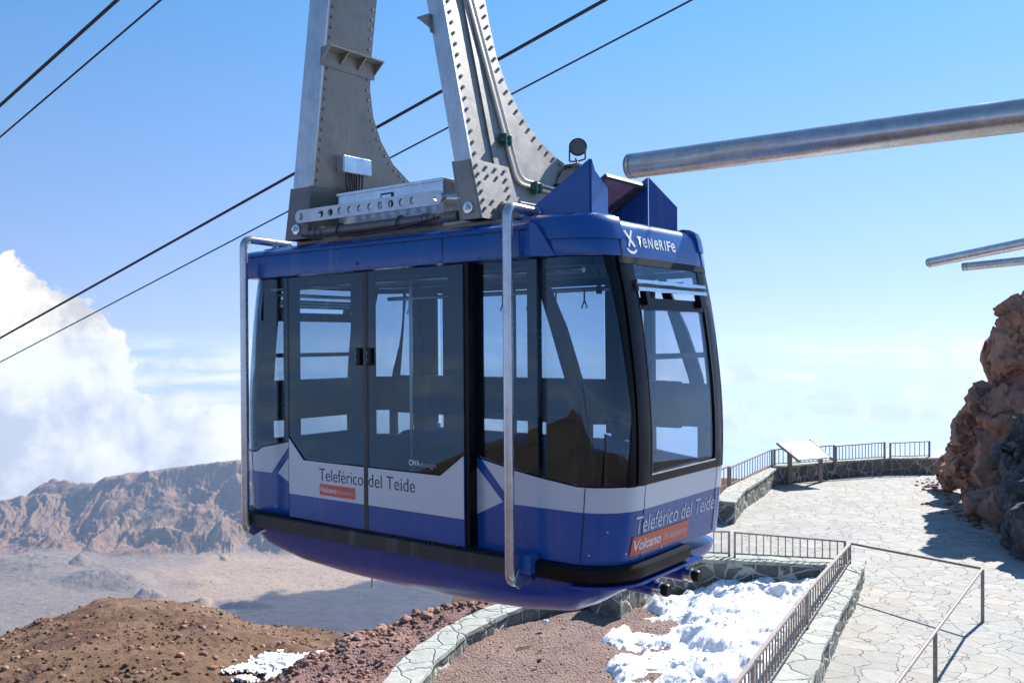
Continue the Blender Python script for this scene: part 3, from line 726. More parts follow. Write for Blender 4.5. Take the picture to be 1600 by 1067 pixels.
guard(1.485); guard(-1.485)
# --- roof fittings: deflector fins and open hatch
def fin(name, quads):
    bm = bmesh.new()
    for q in quads:
        P_ = [Vector(p) for p in q]; n = (P_[1]-P_[0]).cross(P_[-1]-P_[0]).normalized()*.008; k_ = len(P_)
        vs = [bm.verts.new(p+n) for p in P_]; vt = [bm.verts.new(p-n) for p in P_]
        bm.faces.new(vs); bm.faces.new(vt[::-1])
        for i in range(k_): bm.faces.new((vs[i], vt[i], vt[(i+1) % k_], vs[(i+1) % k_]))
    return from_bm(name, bm, M['blue'], cabin)
fin('deflector_fin', [[(1.36, -.78, .86), (1.865, -.66, .83), (1.865, -.66, 1.275), (1.36, -.78, .90)], [(1.872, -.655, .80), (1.845, -.40, .78), (1.845, -.40, 1.10), (1.865, -.60, 1.20), (1.872, -.655, 1.275)]])
fin('deflector_fin', [[(1.38, .37, .86), (1.74, .385, .84), (1.74, .385, 1.30), (1.38, .37, 1.10)], [(1.746, .39, .80), (1.93, .52, .80), (1.93, .52, 1.06), (1.746, .39, 1.305)]])
bm = bmesh.new()
ha, hb_ = Vector((1.20, 0, .90)), Vector((1.74, 0, 1.235)); dv = (hb_-ha); ln = dv.length; dv.normalize(); nv = Vector((-dv.z, 0, dv.x))
def hp_(u, y, t_): return ha+dv*u+Vector((0, y, 0))+nv*t_
hx = empty('roof_hatch', parent=cabin)
def hbox(name, u0, u1, y0, y1, t0, t1, mat):
    bm = bmesh.new(); vs = [bm.verts.new(hp_(u, y, t_)) for t_ in (t0, t1) for u, y in ((u0, y0), (u1, y0), (u1, y1), (u0, y1))]
    bm.faces.new(vs[:4][::-1]); bm.faces.new(vs[4:])
    for i in range(4): bm.faces.new((vs[i], vs[(i+1) % 4], vs[4+(i+1) % 4], vs[4+i]))
    return from_bm(name, bm, mat, hx)
hbox('hatch_pane', .02, ln-.02, -.21, .34, .0, .008, M['acrylic'])
for a in ((0, .025, -.23, .36), (ln-.025, ln, -.23, .36), (.025, ln-.025, -.23, -.205), (.025, ln-.025, .335, .36)): hbox('hatch_frame', *a, -.012, .02, M['seal'])
bm.free()
bm = bmesh.new(); bx(bm, 1.15, 1.75, -.27, .40, .865, .905, bev=.01); from_bm('hatch_curb', bm, M['galv'], cabin)
# --- interior
bm = bmesh.new(); pts = [S(s, -1.0, -.06) for s in ss]; prism(bm, [(p.x*.97, p.y) for p in pts], lambda x, y: Vector((x, y, -1.49)), lambda x, y: Vector((x, y, -1.46))); from_bm('cabin_floor', bm, M['floor_in'], cabin)
panel('inner_lining', rect(1.05, 4*SF-1.05, -1.455, -.99), M['inside'], cabin, -.045, .01)
bm = bmesh.new(); pts = [S(s, .58, -.05) for s in ss]; prism(bm, [(p.x*.98, p.y) for p in pts], lambda x, y: Vector((x, y, .575)), lambda x, y: Vector((x, y, .60))); from_bm('cabin_ceiling', bm, M['inside'], cabin)
for x_ in (-1.22, 1.5):
    for y_ in (-HB+.09, HB-.09):
        bm = bmesh.new(); bx(bm, x_-.04, x_+.04, y_-.04, y_+.04, -1.46, .575, bev=.01); from_bm('corner_post', bm, M['black'], cabin)
bm = bmesh.new()
tube(bm, [(-1.6, HB-.14, .46), (1.85, HB-.14, .46)], .022, 10); tube(bm, [(-1.6, -HB+.2, .50), (1.85, -HB+.2, .50)], .022, 10); tube(bm, [(-1.7, -.6, .46), (-1.7, .6, .46)], .018, 10)
from_bm('grab_rail', bm, M['chrome'], cabin, 50)
for x_, y_ in ((-.62, .1), (.75, .15)):
    bm = bmesh.new(); cyl(bm, (x_, y_, -1.46), (x_, y_, .575), .017, 12); from_bm('grab_pole', bm, M['chrome'], cabin, 50)
bm = bmesh.new()
for y_ in (HB-.11,): bx(bm, -1.55, 1.8, y_-.03, y_+.03, -.73, -.34, bev=.01)
from_bm('leaning_board', bm, M['inside'], cabin)
bm = bmesh.new(); bx(bm, -1.74, -1.70, -.62, .62, -.73, -.35, bev=.01); from_bm('leaning_board', bm, M['inside'], cabin)
bm = bmesh.new(); tube(bm, [(1.74, -.35, .53), (1.74, -.35, .46), (1.74, -.35, .44), (1.74, -.35, .36), (1.74, -.35, .345)], [.005, .006, .010, .024, .02], 14); from_bm('microphone', bm, M['black'], cabin, 40)
bm = bmesh.new(); tube(bm, [(-.50, .72, -1.10), (-.50, .72, -1.09), (-.50, .72, -.86), (-.50, .72, -.82), (-.50, .72, -.79)], [.045, .055, .055, .03, .02], 14); from_bm('fire_extinguisher', bm, M['orange'], cabin, 40)
bm = bmesh.new()
for xx_ in np.arange(-1.3, 1.5, .31): tube(bm, [(xx_, HB-.14, .45), (xx_, HB-.14, .36), (xx_+.03, HB-.14, .30), (xx_-.03, HB-.14, .30), (xx_, HB-.14, .36)], .008, 6)
from_bm('hand_straps', bm, M['black'], cabin, 50)
bm = bmesh.new(); bx(bm, 1.55, 1.85, -.78, -.60, -1.46, -.55, bev=.02); from_bm('control_box', bm, M['inside'], cabin)
# --- hanger arms
OUT = [(-.38, 5.2), (-.38, 2.55), (-.36, 2.27), (-.29, 2.04), (-.165, 1.84), (.02, 1.66), (.24, 1.54), (.52, 1.45), (.86, 1.33), (.86, .96)]
def arm(x13, slope, wid, z_ref, feet):
    a = empty('hanger_arm', parent=cabin)
    X1 = lambda z: x13+slope*(z-z_ref); X0 = lambda z: X1(z)-wid
    poly = [(-.90, .93), (.86, .93)] + OUT[::-1][1:] + [(-.90, 5.2)]
    bm = bmesh.new(); prism(bm, poly, lambda y, z: Vector((X1(z), y, z)), lambda y, z: Vector((X0(z), y, z))); from_bm('side_plate', bm, M['hanger'], a)
    # near edge plate, slightly proud
    bm = bmesh.new(); prism(bm, [(0, .93), (1, .93), (1, 5.2), (0, 5.2)], lambda t, z: Vector((X0(z)-.012+t*(wid+.016), -.925, z)), lambda t, z: Vector((X0(z)-.012+t*(wid+.016), -.903, z))); from_bm('edge_plate', bm, M['hanger_edge'], a)
    # foot gusset
    bm = bmesh.new()
    prism(bm, [(-.02, 1.34), (1.02, 1.34), (1.10, .90), (-.10, .90)], lambda t, z: Vector((X0(z)+t*wid, -.945, z)), lambda t, z: Vector((X0(z)+t*wid, -.928, z)))
    prism(bm, [(-.945, 1.345), (-.50, 1.345), (-.44, .90), (-.945, .90)], lambda y, z: Vector((X1(z)+.006+.03*(1.345-z), y, z)), lambda y, z: Vector((X1(z)+.022+.03*(1.345-z), y, z)))
    prism(bm, [(-.945, 1.345), (-.50, 1.345), (-.44, .90), (-.945, .90)], lambda y, z: Vector((X0(z)-.006-.03*(1.345-z), y, z)), lambda y, z: Vector((X0(z)-.022-.03*(1.345-z), y, z)))
    from_bm('foot_gusset', bm, M['gusset' if slope > 0 else 'hanger'], a)
    xc = (X0(1.0)+X1(1.0))/2
    bm = bmesh.new(); tube(bm, [(xc, -.945, .985), (xc, -.96, .985), (xc, -.962, .985)], [.045, .045, .038], 20); cyl(bm, (xc, -.96, .985), (xc, -.985, .985), .022, 6); cyl(bm, (xc, -.985, .985), (xc, -.995, .985), .014); from_bm('pivot_bolt', bm, M['chrome'], a, 30)
    # bolts
    bm = bmesh.new(); dz_ = .020
    cyl(bm, (0, 0, 0), (.012, 0, 0), .0125, 6); bme = bpy.data.meshes.new('bolt'); bmesh.ops.recalc_face_normals(bm, faces=bm.faces); bm.to_mesh(bme); bm.free(); bme.materials.append(M['bolt'])
    def bolt(y, z, dx=0):
        o = bpy.data.objects.new('bolt', bme); COL.objects.link(o); o.parent = a; o.location = (X1(z)+dx, y, z)
    z = 1.40
    while z < 3.05: bolt(-.865, z); z += .085
    # outer edge row
    pl = [Vector(p) for p in OUT[::-1][1:-1]] + [Vector((-.38, 3.0))]; acc = 0; step_ = .085
    nxt = .10
    for p, q in zip(pl[:-1], pl[1:]):
        Ls = (q-p).length; d = (q-p)/Ls; nn = Vector((d.y, -d.x))
        if nn.x > 0: nn = -nn
        while nxt < acc+Ls:
            r_ = p+d*(nxt-acc)+nn*.04; bolt(r_.x, r_.y); nxt += step_
        acc += Ls
    if feet:
        for i in range(4):
            for j in range(6): 
                if i in (1, 2) and j in (2, 3): continue
                bolt(-.90+i*.11, 1.30-j*.065, .022+.03*(.05+j*.065))
        for k in range(14): bolt(-.35+k*.085, 1.04)
    # shelf bracket
    sg = 1 if slope > 0 else -1
    bm = bmesh.new(); zb = 2.44; y0, y1 = -.95, -.33
    XX = X1 if sg > 0 else X0
    e_ = XX(zb)
    bx(bm, min(e_, e_+sg*.13), max(e_, e_+sg*.13), y0, y1, zb+.045, zb+.057); 
    prism(bm, [(y0, 2.35), (y1, 2.35), (y1, zb+.045), (y0, zb+.045)], lambda y, z: Vector((XX(z)+sg*.001, y, z)), lambda y, z: Vector((XX(z)+sg*.012, y, z)))
    for yy in (y0, -.74, -.54, y1-.01):
        prism(bm, [(0, 0), (0, .10), (1, .10)], lambda t, h: Vector((e_+sg*.12*t, yy, zb-.055+h)), lambda t, h: Vector((e_+sg*.12*t, yy+.01, zb-.055+h)))
    from_bm('shelf_bracket', bm, M['hanger'], a)
    return a, X0, X1
la, lX0, lX1 = arm(-.794, .152, .225, 1.358, False)
ra, rX0, rX1 = arm(.989, -.212, .145, 1.381, True)
# conduits, clips and lamp on the front arm
def con(y0, y1, off, zc):
    bm = bmesh.new(); pts = []
    pts = [(rX1(z)+.018, y, z) for y, z in [(y0-.10, 5.0), (y0-.06, 3.0), (y1, zc)]]
    P = bend(pts[:2]+[(rX1(zc)+.018, y1, zc), (rX1(zc)+.02, .62, zc-.03)], .09, 6); tube(bm, P, .0125, 8); from_bm('conduit', bm, M['cream'], ra, 50)
con(-.62, -.42, 0, 1.23); con(-.56, -.36, 0, 1.27)
bm = bmesh.new(); prism(bm, [(-.735, 5.0), (-.71, 5.0), (-.60, 1.20), (-.66, 1.20)], lambda y, z: Vector((rX1(z)+.001, y, z)), lambda y, z: Vector((rX1(z)+.016, y, z))); from_bm('cable_channel', bm, M['hanger'], ra)
for y_, z_ in ((-.50, 1.56), (-.20, 1.22)):
    bm = bmesh.new(); bx(bm, rX1(z_)+.0, rX1(z_)+.05, y_-.05, y_+.08, z_-.02, z_+.01, bev=.004); bx(bm, rX1(z_)+.0, rX1(z_)+.06, y_-.02, y_, z_-.05, z_+.05, bev=.004); bx(bm, rX1(z_)+.0, rX1(z_)+.06, y_+.04, y_+.06, z_-.04, z_+.04, bev=.004); from_bm('conduit_clip', bm, M['green_clip'], ra)
fl = empty('floodlight', (rX1(1.6)+.06, .36, 1.50), parent=ra)
bm = bmesh.new(); prism(bm, [(-.30, -.30), (-.12, -.08), (.10, .0), (.20, -.02), (.02, -.10), (-.12, -.30)], lambda y, z: Vector((0, y, z)), lambda y, z: Vector((.012, y, z))); bx(bm, -.05, .09, -.02, .20, -.02, -.005); tube(bm, bend([(.03, .08, 0), (.03, .08, .03), (-.05, .08, .04), (-.05, .08, .14)], .01), .008, 8); tube(bm, bend([(.03, .08, .03), (.11, .08, .04), (.11, .08, .14)], .01), .008, 8)
from_bm('lamp_bracket', bm, M['gusset'], fl, 40)
bm = bmesh.new(); ax = Vector((.55, -.80, .05)).normalized(); c0 = Vector((.03, .09, .15))
tube(bm, [c0-ax*.07, c0-ax*.05, c0, c0+ax*.02], [.025, .055, .075, .078], 20); from_bm('lamp_housing', bm, M['black'], fl, 40)
bm = bmesh.new(); cyl(bm, c0+ax*.02, c0+ax*.026, .066)
for k in range(-2, 3): 
    pass

for k in range(-3, 4):
    q_ = Vector((-ax.y, ax.x, 0)).normalized()*.018*k; hh = math.sqrt(max(0, .062**2-(.018*k)**2)); tube(bm, [c0+ax*.03+q_-Vector((0, 0, hh)), c0+ax*.03+q_+Vector((0, 0, hh))], .003, 6)
from_bm('lamp_lens', bm, M['gusset'], fl, 40)
bm = bmesh.new(); tube(bm, bend([(.03, .05, .05), (.10, .02, -.05), (.08, -.06, -.22), (.02, -.20, -.27), (.04, -.12, -.32), (.05, 0, -.30)], .04), .007, 8); bx(bm, .0, .06, -.24, -.06, -.29, -.20, bev=.01); from_bm('lamp_cable', bm, M['cable_black'], fl, 50)
# junction box on the rear arm with cables
jb = empty('junction_box', (lX1(1.56), -.50, 1.56), parent=la)
bm = bmesh.new(); bx(bm, 0, .10, -.17, .16, -.07, .08, bev=.008); from_bm('box_cover', bm, M['galv'], jb)
bm = bmesh.new()
for k in range(7):
    y_ = -.10+k*.032; tube(bm, [(.05, y_, -.07), (.05+.01*math.sin(k), y_, -.16), (.06, y_*.8, -.25), (.05, y_*.5-.02, -.40)], .008, 7)
from_bm('box_cables', bm, M['cable_black'], jb, 60)
# equipment box and link plate, tubes between the arms
eb = empty('equipment_box', (0, -.79, .88), parent=cabin)
bm = bmesh.new(); bx(bm, -.60, .60, 0, .62, 0, .37); from_bm('box_body', bm, M['galv'], eb)
bm = bmesh.new(); bx(bm, -.615, .615, -.012, .635, .37, .395, bev=.003); from_bm('box_lid', bm, M['galv'], eb)
bm = bmesh.new(); bx(bm, -.08, .06, -.008, 0, .20, .34); from_bm('latch_plate', bm, M['cable_black'], eb)
bm = bmesh.new(); bx(bm, -.065, .045, -.012, 0, .215, .325); cyl(bm, (-.01, -.03, .265), (-.01, 0, .265), .022); from_bm('latch', bm, M['galv'], eb, 40)
def link_plate():
    bm = bmesh.new(); x0, x1, zc, h = -.88, .71, 1.085, .055
    # outline with round ends and ten holes, triangulated
    out = [(x1+h*math.cos(a), zc+h*math.sin(a)) for a in [math.radians(-90+i*15) for i in range(13)]] + [(x0+h*math.cos(a), zc+h*math.sin(a)) for a in [math.radians(90+i*15) for i in range(13)]]
    P = [Vector(p) for p in out]; E = [(i, (i+1) % len(out)) for i in range(len(out))]; hol = []
    for k in range(11):
        c = -.60+k*.118 if k < 10 else .70
        if k == 10: c = .705
        rr = .031 if k < 10 else .022
        b0 = len(P); ring = [(c+rr*math.cos(2*math.pi*i/14), zc+rr*math.sin(2*math.pi*i/14)) for i in range(14)]; hol.append((c, rr))
        P += [Vector(p) for p in ring]; E += [(b0+i, b0+(i+1) % 14) for i in range(14)]
    r = geometry.delaunay_2d_cdt(P, E, [], 1, 1e-6); V = r[0]; fs = []
    for f in r[2]:
        c = sum((V[i] for i in f), Vector((0, 0)))/3
        if all((c-Vector((hc, zc))).length > hr*.95 for hc, hr in hol): fs.append(f)
    y0, y1 = -.985, -.965
    va = [bm.verts.new((v.x, y0, v.y)) for v in V]; vb = [bm.verts.new((v.x, y1, v.y)) for v in V]
    ed = set()
    for f in fs:
        bm.faces.new([va[i] for i in f]); bm.faces.new([vb[i] for i in f[::-1]])
        for a_, b_ in zip(f, f[1:]+f[:1]): ed.add((a_, b_))
    for a_, b_ in ed:
        if (b_, a_) not in ed: bm.faces.new((va[b_], va[a_], vb[a_], vb[b_]))
    cyl(bm, (x0, -1.0, zc), (x0, -.9, zc), .03)
    from_bm('perforated_link', bm, M['hanger_edge'], cabin)
link_plate()
bm = bmesh.new(); tube(bm, [(-.95, -.90, .945), (.86, -.90, .945)], .042, 16); tube(bm, [(.50, -.90, .945), (.515, -.90, .945)], .047, 16)
for xx in (-.75, -.68, -.45, .25, .55, .62): tube(bm, [(xx, -.90, .945), (xx+.018, -.90, .945)], .049, 16)
from_bm('cross_tube', bm, M['gusset'], cabin, 40)
bm = bmesh.new(); tube(bm, [(.70, -.93, 1.085), (.96, -.91, 1.06)], .03, 14); tube(bm, [(.96, -.5, 1.0), (1.30, -.5, .98)], .02, 10); from_bm('link_rod', bm, M['chrome'], cabin, 40)
bm = bmesh.new(); tube(bm, [(-.90, -.95, .93), (-.70, -.97, .885), (-.45, -.96, .90), (-.2, -.955, .875), (.1, -.955, .885), (.4, -.955, .905), (.7, -.95, .94)], .009, 8)
for xx in (-.45, .25): tube(bm, [(xx+.052*math.cos(a)*.2, -.90+.052*math.sin(a), .945+.052*math.cos(a)) for a in [i*math.pi/8 for i in range(17)]], .006, 6)
from_bm('loose_cable', bm, M['cable_black'], cabin, 60)
bm = bmesh.new(); bx(bm, -1.15, 1.25, -.80, .70, .868, .905, bev=.008); from_bm('roof_frame', bm, M['hanger'], cabin)
bm = bmesh.new(); bx(bm, 1.04, 1.30, -.72, .60, .905, 1.03, bev=.008); from_bm('roof_beam', bm, M['hanger'], cabin)
bm = bmesh.new(); bx(bm, -.72, -.10, .05, .55, .9, 1.36, bev=.01); from_bm('equipment_cover', bm, M['gusset'], cabin)
# ================================================================== ROPES
VPd = Vector(((-1063-800)/f_, 1, -(1119-532)/f_)).normalized()
def at(u, v, Y): return Vector(((u-800)/f_*Y, Y, -(v-532)/f_*Y))
def plane_pt(u, v, y):      # pixel ray meets the cabin plane local y
    r = at(u, v, 1.0); k = (Bv.dot(P0)-1.02+0 + (y+1.02+1.02) - 0)  # signed distance of that plane from the camera
    D = (ORG + Bv*y).dot(Bv); return r*(D/(r.dot(Bv)))
def rope(name, P, rad, label, cat, back=14, fwd=600):
    bm = bmesh.new(); tube(bm, [P-VPd*back, P, P+VPd*60, P+VPd*fwd], rad, 10); o = from_bm(name, bm, M['rope'], None, 50); tag(o, label, cat, "ropes of the cableway"); return o
rope('track_rope', at(695, 137, 14.5), .027, "thick dark steel rope of the lower pair, passing behind the cabin's metal arms", "steel cable")
rope('haul_rope', at(703, 195, 14.5), .014, "thin steel rope just below the thick one, passing behind the cabin's metal arms", "steel cable")
rope('track_rope', plane_pt(90, 81, .15), .024, "thick dark steel rope crossing the top left corner of the sky", "steel cable", 30)
rope('haul_rope', plane_pt(120, 109, .05), .013, "thin steel rope running under the thick one in the top left corner", "steel cable", 30)
# ================================================================== STATION PIPES
def pipe(P, Q, rad, label):
    P = Vector(P); Q = Vector(Q); d = (Q-P).normalized(); o = empty('steel_pipe', P)
    bm = bmesh.new(); n = 40
    tube(bm, [Vector((0, 0, 0)), Q-P], rad, n, cap=False); from_bm('pipe_barrel', bm, M['pipe'], o, 50)
    bm = bmesh.new(); tube(bm, [-d*.004, d*.02], rad*1.004, n); from_bm('pipe_cap', bm, M['bolt'], o, 40)
    bm = bmesh.new(); tube(bm, [d*.05, d*.062], rad*1.012, n); from_bm('weld_seam', bm, M['gusset'], o, 40)
    tag(o, label, "pipe", "steel guide pipes of the station")
pipe(at(985, 257, 8.9), at(1700, 164, 6.25), .122, "large pale steel pipe with a closed end reaching in over the cabin roof")
pipe(at(1453, 407.5, 11.2), at(1680, 361, 9.0), .059, "upper of the two small distant steel pipes above the rock outcrop")
pipe(at(1505, 414, 12.0), at(1700, 394, 11.0), .056, "lower of the two small distant steel pipes above the rock outcrop")
# ================================================================== TERRAIN
def grid_mesh(name, X, Y, Z, mat, kind='structure', cols=None, wrap=False):
    nr, nc = X.shape; V = np.stack([X, Y, Z], -1).reshape(-1, 3)
    I = np.arange(nr*nc).reshape(nr, nc)
    if wrap: I = np.concatenate([I, I[:, :1]], 1)
    Fq = np.stack([I[:-1, :-1], I[:-1, 1:], I[1:, 1:], I[1:, :-1]], -1).reshape(-1, 4)
    me = bpy.data.meshes.new(name); me.vertices.add(len(V)); me.vertices.foreach_set('co', V.ravel())
    me.loops.add(Fq.size); me.loops.foreach_set('vertex_index', Fq.ravel()); me.polygons.add(len(Fq))
    me.polygons.foreach_set('loop_start', np.arange(0, Fq.size, 4)); me.update(calc_edges=True); me.validate()
    if me.polygons[len(me.polygons)//2].normal.z < 0: me.flip_normals()
    me.polygons.foreach_set('use_smooth', [True]*len(me.polygons))
    if cols is not None:
        ca = me.color_attributes.new('kind', 'FLOAT_COLOR', 'POINT'); ca.data.foreach_set('color', cols.reshape(-1, 4).ravel())
    o = link_mesh(name, me, mat); o["kind"] = kind; return o
UC = np.array([-900, -300, 0, 60, 150, 230, 300, 340, 370, 450, 530, 600, 700, 900, 1600, 2600]); VC = np.array([1010, 1000, 985, 960, 937, 935, 936, 945, 958, 975, 990, 996, 1005, 1015, 1010, 990])
def H_near(X, Y):
    r = np.hypot(X, Y); phi = np.arctan2(X, Y); pd = np.degrees(phi)
    uu = 800+f_*np.tan(np.clip(phi, -1.0, 1.0)); vc = np.interp(uu, UC, VC)
    E1 = -(vc-532)/f_*np.cos(np.clip(phi, -1., 1.))
    E = np.where(pd < -58, np.interp(pd, [-180, -150, -118, -104, -96, -88, -58], [-.14, -.13, -.08, -.09, -.14, -.19, -.24]), np.where(pd > 58, np.interp(pd, [58, 100, 140, 180], [-.2, -.18, -.15, -.14]), E1))
    rc = 75.; t = np.clip((rc-r)/(rc-20), 0, 1.2)
    Es = E + (-.42-E)*np.where(E < 0, t**1.4, t*.3)
    z = Es*r
    z = np.where(r < 20, -8.4+.15*(20-r), z)
    front = np.clip((np.cos(phi)+.3)*3, 0, 1)
    zc = E*rc
    z = np.where(r > rc, np.where(E < 0, zc-(r-rc)*.62, zc+(r-rc)*E*.9), z)
    n = fbm(X*.09, Y*.09, 0, 6)*.65 + ridged(X*.13+.3*fbm(X*.1, Y*.1, 7, 2), Y*.13, 2., 5)*.22-.62 + ridged(X*.5, Y*.5, 2., 5)*.14 + fbm(X*1.1, Y*1.1, 5., 4)*.12
    z = z + n*smooth(12, 30, r)*np.where(r > 60, 1, .9)
    # plateau by the cable car
    P = -5.15 - .30*np.maximum(0, -(X+1.2)) + fbm(X*.8, Y*.8, 1., 5)*.05
    ye = 17.7 + .5*np.clip((X+1), -3, 0)*.4
    P = P - .8*np.maximum(0, Y-np.where(X > 1.5, 36., ye+0*X)) - .9*np.maximum(0, -4.2-X) + fbm(X*.7, Y*.7, 8., 4)*.12*smooth(-1., -2.5, X)
    P = np.where(X > 1.5, -5.55 - .6*np.maximum(0, np.hypot(X-3, Y-10)-28), P)
    P = np.where((X > -1.2) & (X < 4.6) & (Y < 19), -5.15 + fbm(X*.9, Y*.9, 1., 4)*.04, P)
    P = P-.8*np.maximum(0, 3-Y)*(X < 0)
    return np.maximum(z, P)
rr = np.concatenate([np.geomspace(2.5, 12, 30), np.linspace(12.15, 22, 90), np.geomspace(22.2, 85, 230), np.geomspace(86, 700, 50)])
pp = np.concatenate([np.radians(np.linspace(-180, -36, 90, endpoint=False)), np.radians(np.linspace(-36, 12, 560, endpoint=False)), np.radians(np.linspace(12, 180, 110, endpoint=False))])
PH, RR = np.meshgrid(pp, rr); GX = RR*np.sin(PH); GY = RR*np.cos(PH)
near = grid_mesh('mountain_slope', GX, GY, H_near(GX, GY), M['soil'], wrap=True)
# caldera
ua = np.concatenate([np.linspace(-900, -20, 120, endpoint=False), np.linspace(-20, 620, 620, endpoint=False), np.linspace(620, 860, 50)]); ya = np.concatenate([np.geomspace(800, 4700, 40), np.linspace(4720, 8600, 300), np.geomspace(8650, 13000, 30)])
UU, YY = np.meshgrid(ua, ya); CX = (UU-800)/f_*YY
crest_u = np.array([-900, -200, 0, 25, 60, 110, 150, 165, 230, 265, 268, 320, 375, 450, 560, 700, 800]); crest_v = np.array([800, 785, 778, 774, 769, 764, 752, 741, 733, 728, 727, 722, 716, 711, 705, 702, 700])
cv = np.interp(UU, crest_u, crest_v); Yc = 7500.; Yf = 6250 + 250*fbm(UU*.006, 0*UU, 3., 3)
zc = -(cv-532)/f_*Yc
wx = CX+260*fbm(CX*.0009, YY*.0009, 2., 3); wy = YY+260*fbm(CX*.0009, YY*.0009, 12., 3)
rg = ridged(wx*.00135, wy*.00075, 0., 6, gain=.52)-1.0
Yf = Yf - 300*np.clip(rg, -.6, .9)
t = (YY-Yf)/(Yc-Yf); tt = np.clip(t, 0, 1)
wob = .04*fbm(CX*.003, YY*.003, 9., 3)
prof = np.where(tt < .80, (tt/.80)**1.55*.74, .74+.26*smooth(.80+wob, .90+wob, tt))
floor = -1450 + 10*fbm(CX*.002, YY*.002, 0, 5)
msk = smooth(.0, .25, tt)*(1-.85*smooth(.82, 1, tt))
Z = floor+(zc-floor)*prof + msk*(85*(ridged(wx*.0021, wy*.0014, 5., 5, gain=.5)-1.05) + 19*(ridged(wx*.008, wy*.006, 5., 4)-1.) + 7*fbm(CX*.02, YY*.02, 4., 5))
Z = np.where(YY > Yc, zc - (YY-Yc)*.45 + 8*fbm(CX*.004, YY*.004, 4., 4), Z)
def mound(u, Y, h, ru, ry, sharp=1.):
    global Z
    x0 = (u-800)/f_*Y; d = np.hypot((CX-x0)/ru, (YY-Y)/ry); Z = Z + h*np.clip(1-d, 0, 1)**sharp*(1+.25*fbm(CX*.01, YY*.01, 1., 4))
mound(85, 7640, 150, 210, 200, .7); mound(128, 7620, 70, 200, 180, .9)
mound(170, 5550, 75, 260, 260, 1.1); mound(60, 5750, 45, 300, 240, 1.2); mound(120, 5600, 40, 160, 160, 1.); mound(125, 5900, 60, 60, 80, .7); mound(222, 5150, 38, 45, 55, .6); mound(318, 5080, 34, 45, 50, .5); mound(205, 5450, 40, 160, 150, 1.); mound(310, 5500, 26, 180, 150, 1.)
mound(385, 5000, 40, 150, 40, .5); mound(235, 5200, 45, 90, 60, .6); mound(60, 6000, 60, 500, 300, 1.)
Z = Z - smooth(700, 860, UU)*(YY > 0)*90
slope_m = smooth(.0, .14, tt)
vv = 532 - Z/YY*f_
lava = smooth(-4, 4, (vv-(936 - .125*np.clip(UU-345, 0, 400) + 10*fbm(UU*.02, vv*.05, 0, 4)))) * smooth(330, 372, UU + 20*fbm(UU*.03, vv*.06, 3, 4))*(slope_m < .3)
sand = smooth(862, 885, vv + 14*fbm(UU*.012, vv*.04, 0, 4) + (UU-250)*.10) * smooth(190, 330, UU+40*fbm(UU*.01, vv*.03, 7, 4)) * (1-slope_m)
cols = np.stack([slope_m, lava, sand*(1-lava), np.ones_like(UU)], -1)
grid_mesh('caldera_terrain', CX, YY, Z, M['valley'], cols=cols)
# ================================================================== TERRACE
ZP = -5.0; ZC = -4.55
def G(u, v, z): t_ = -z*f_/(v-532); return Vector(((u-800)/f_*t_, t_, z))
pave_poly = [(7.2, 19.25), (6.35, 17.6), (5.25, 15.5), (4.35, 13.7), (3.4, 11.7), (2.35, 9.5), (1.5, 7.6), (1.5, 2.5), (22, 2.5), (22, 34), (16, 36.3), G(1457, 737.5, ZP), G(1377, 737.5, ZP), G(1293, 746, ZP), G(1206, 755, ZP), (7.5, 29.5), (6.1, 27), (5.0, 24), (1.0, 22), (3.6, 19.6), (5.2, 19.3)]
bm = bmesh.new(); vs = [bm.verts.new((p[0], p[1], 0)) for p in pave_poly]; f0 = bm.faces.new(vs)
r = bmesh.ops.extrude_face_region(bm, geom=[f0]); 
for v in [g_ for g_ in r['geom'] if isinstance(g_, bmesh.types.BMVert)]: v.co.z -= .5
o = from_bm('pavement', bm, M['pave']); o.location = (0, 0, ZP); o["kind"] = 'structure'
# gravel bed between the walls and scree bank
def patch(name, x0, x1, y0, y1, nx, ny, zf, mat, mask=None):
    xs = np.linspace(x0, x1, nx); ys = np.linspace(y0, y1, ny); A, B_ = np.meshgrid(xs, ys); return grid_mesh(name, A, B_, zf(A, B_), mat)
AP = [(-2.2, 8.0), (-1.95, 10.3), (-1.72, 12.1), (-1.42, 13.9), (-.95, 15.3), (-.25, 16.5), (.55, 17.3), (1.6, 17.75)]
def arc_x(y):   # centre line of the curved low wall
    ys = np.array([p[1] for p in AP]); xs = np.array([p[0] for p in AP]); return np.interp(y, ys, xs)
AX, AY = np.meshgrid(np.linspace(0, 1, 60), np.linspace(6, 17.6, 110))
GXX = arc_x(AY) + AX*(6.9-arc_x(AY))
patch_o = grid_mesh('gravel_bed', GXX, AY, -5.10 + fbm(GXX*1.2, AY*1.2, 2., 5)*.04 + fbm(GXX*6, AY*6, 2., 3)*.02, M['gravel'])
AX, AY = np.meshgrid(np.linspace(0, 1, 90), np.linspace(7, 19.3, 200))
GXX = arc_x(np.minimum(AY, 17.5))-.05 - AX*3.6
zz = -4.98 - .10*AX*3.6 - .60*np.maximum(0, AX*3.6-2.1+.25*fbm(AY*.8, 0*AY, 2, 3)) - .7*np.maximum(0, AY-17.6-.0*AX) + fbm(GXX*.9, AY*.9, 3., 5)*.13*smooth(.05, .2, AX) + ridged(GXX*3, AY*3, 3., 4)*.035
grid_mesh('scree_bank', GXX, AY, zz, M['gravel_red'])
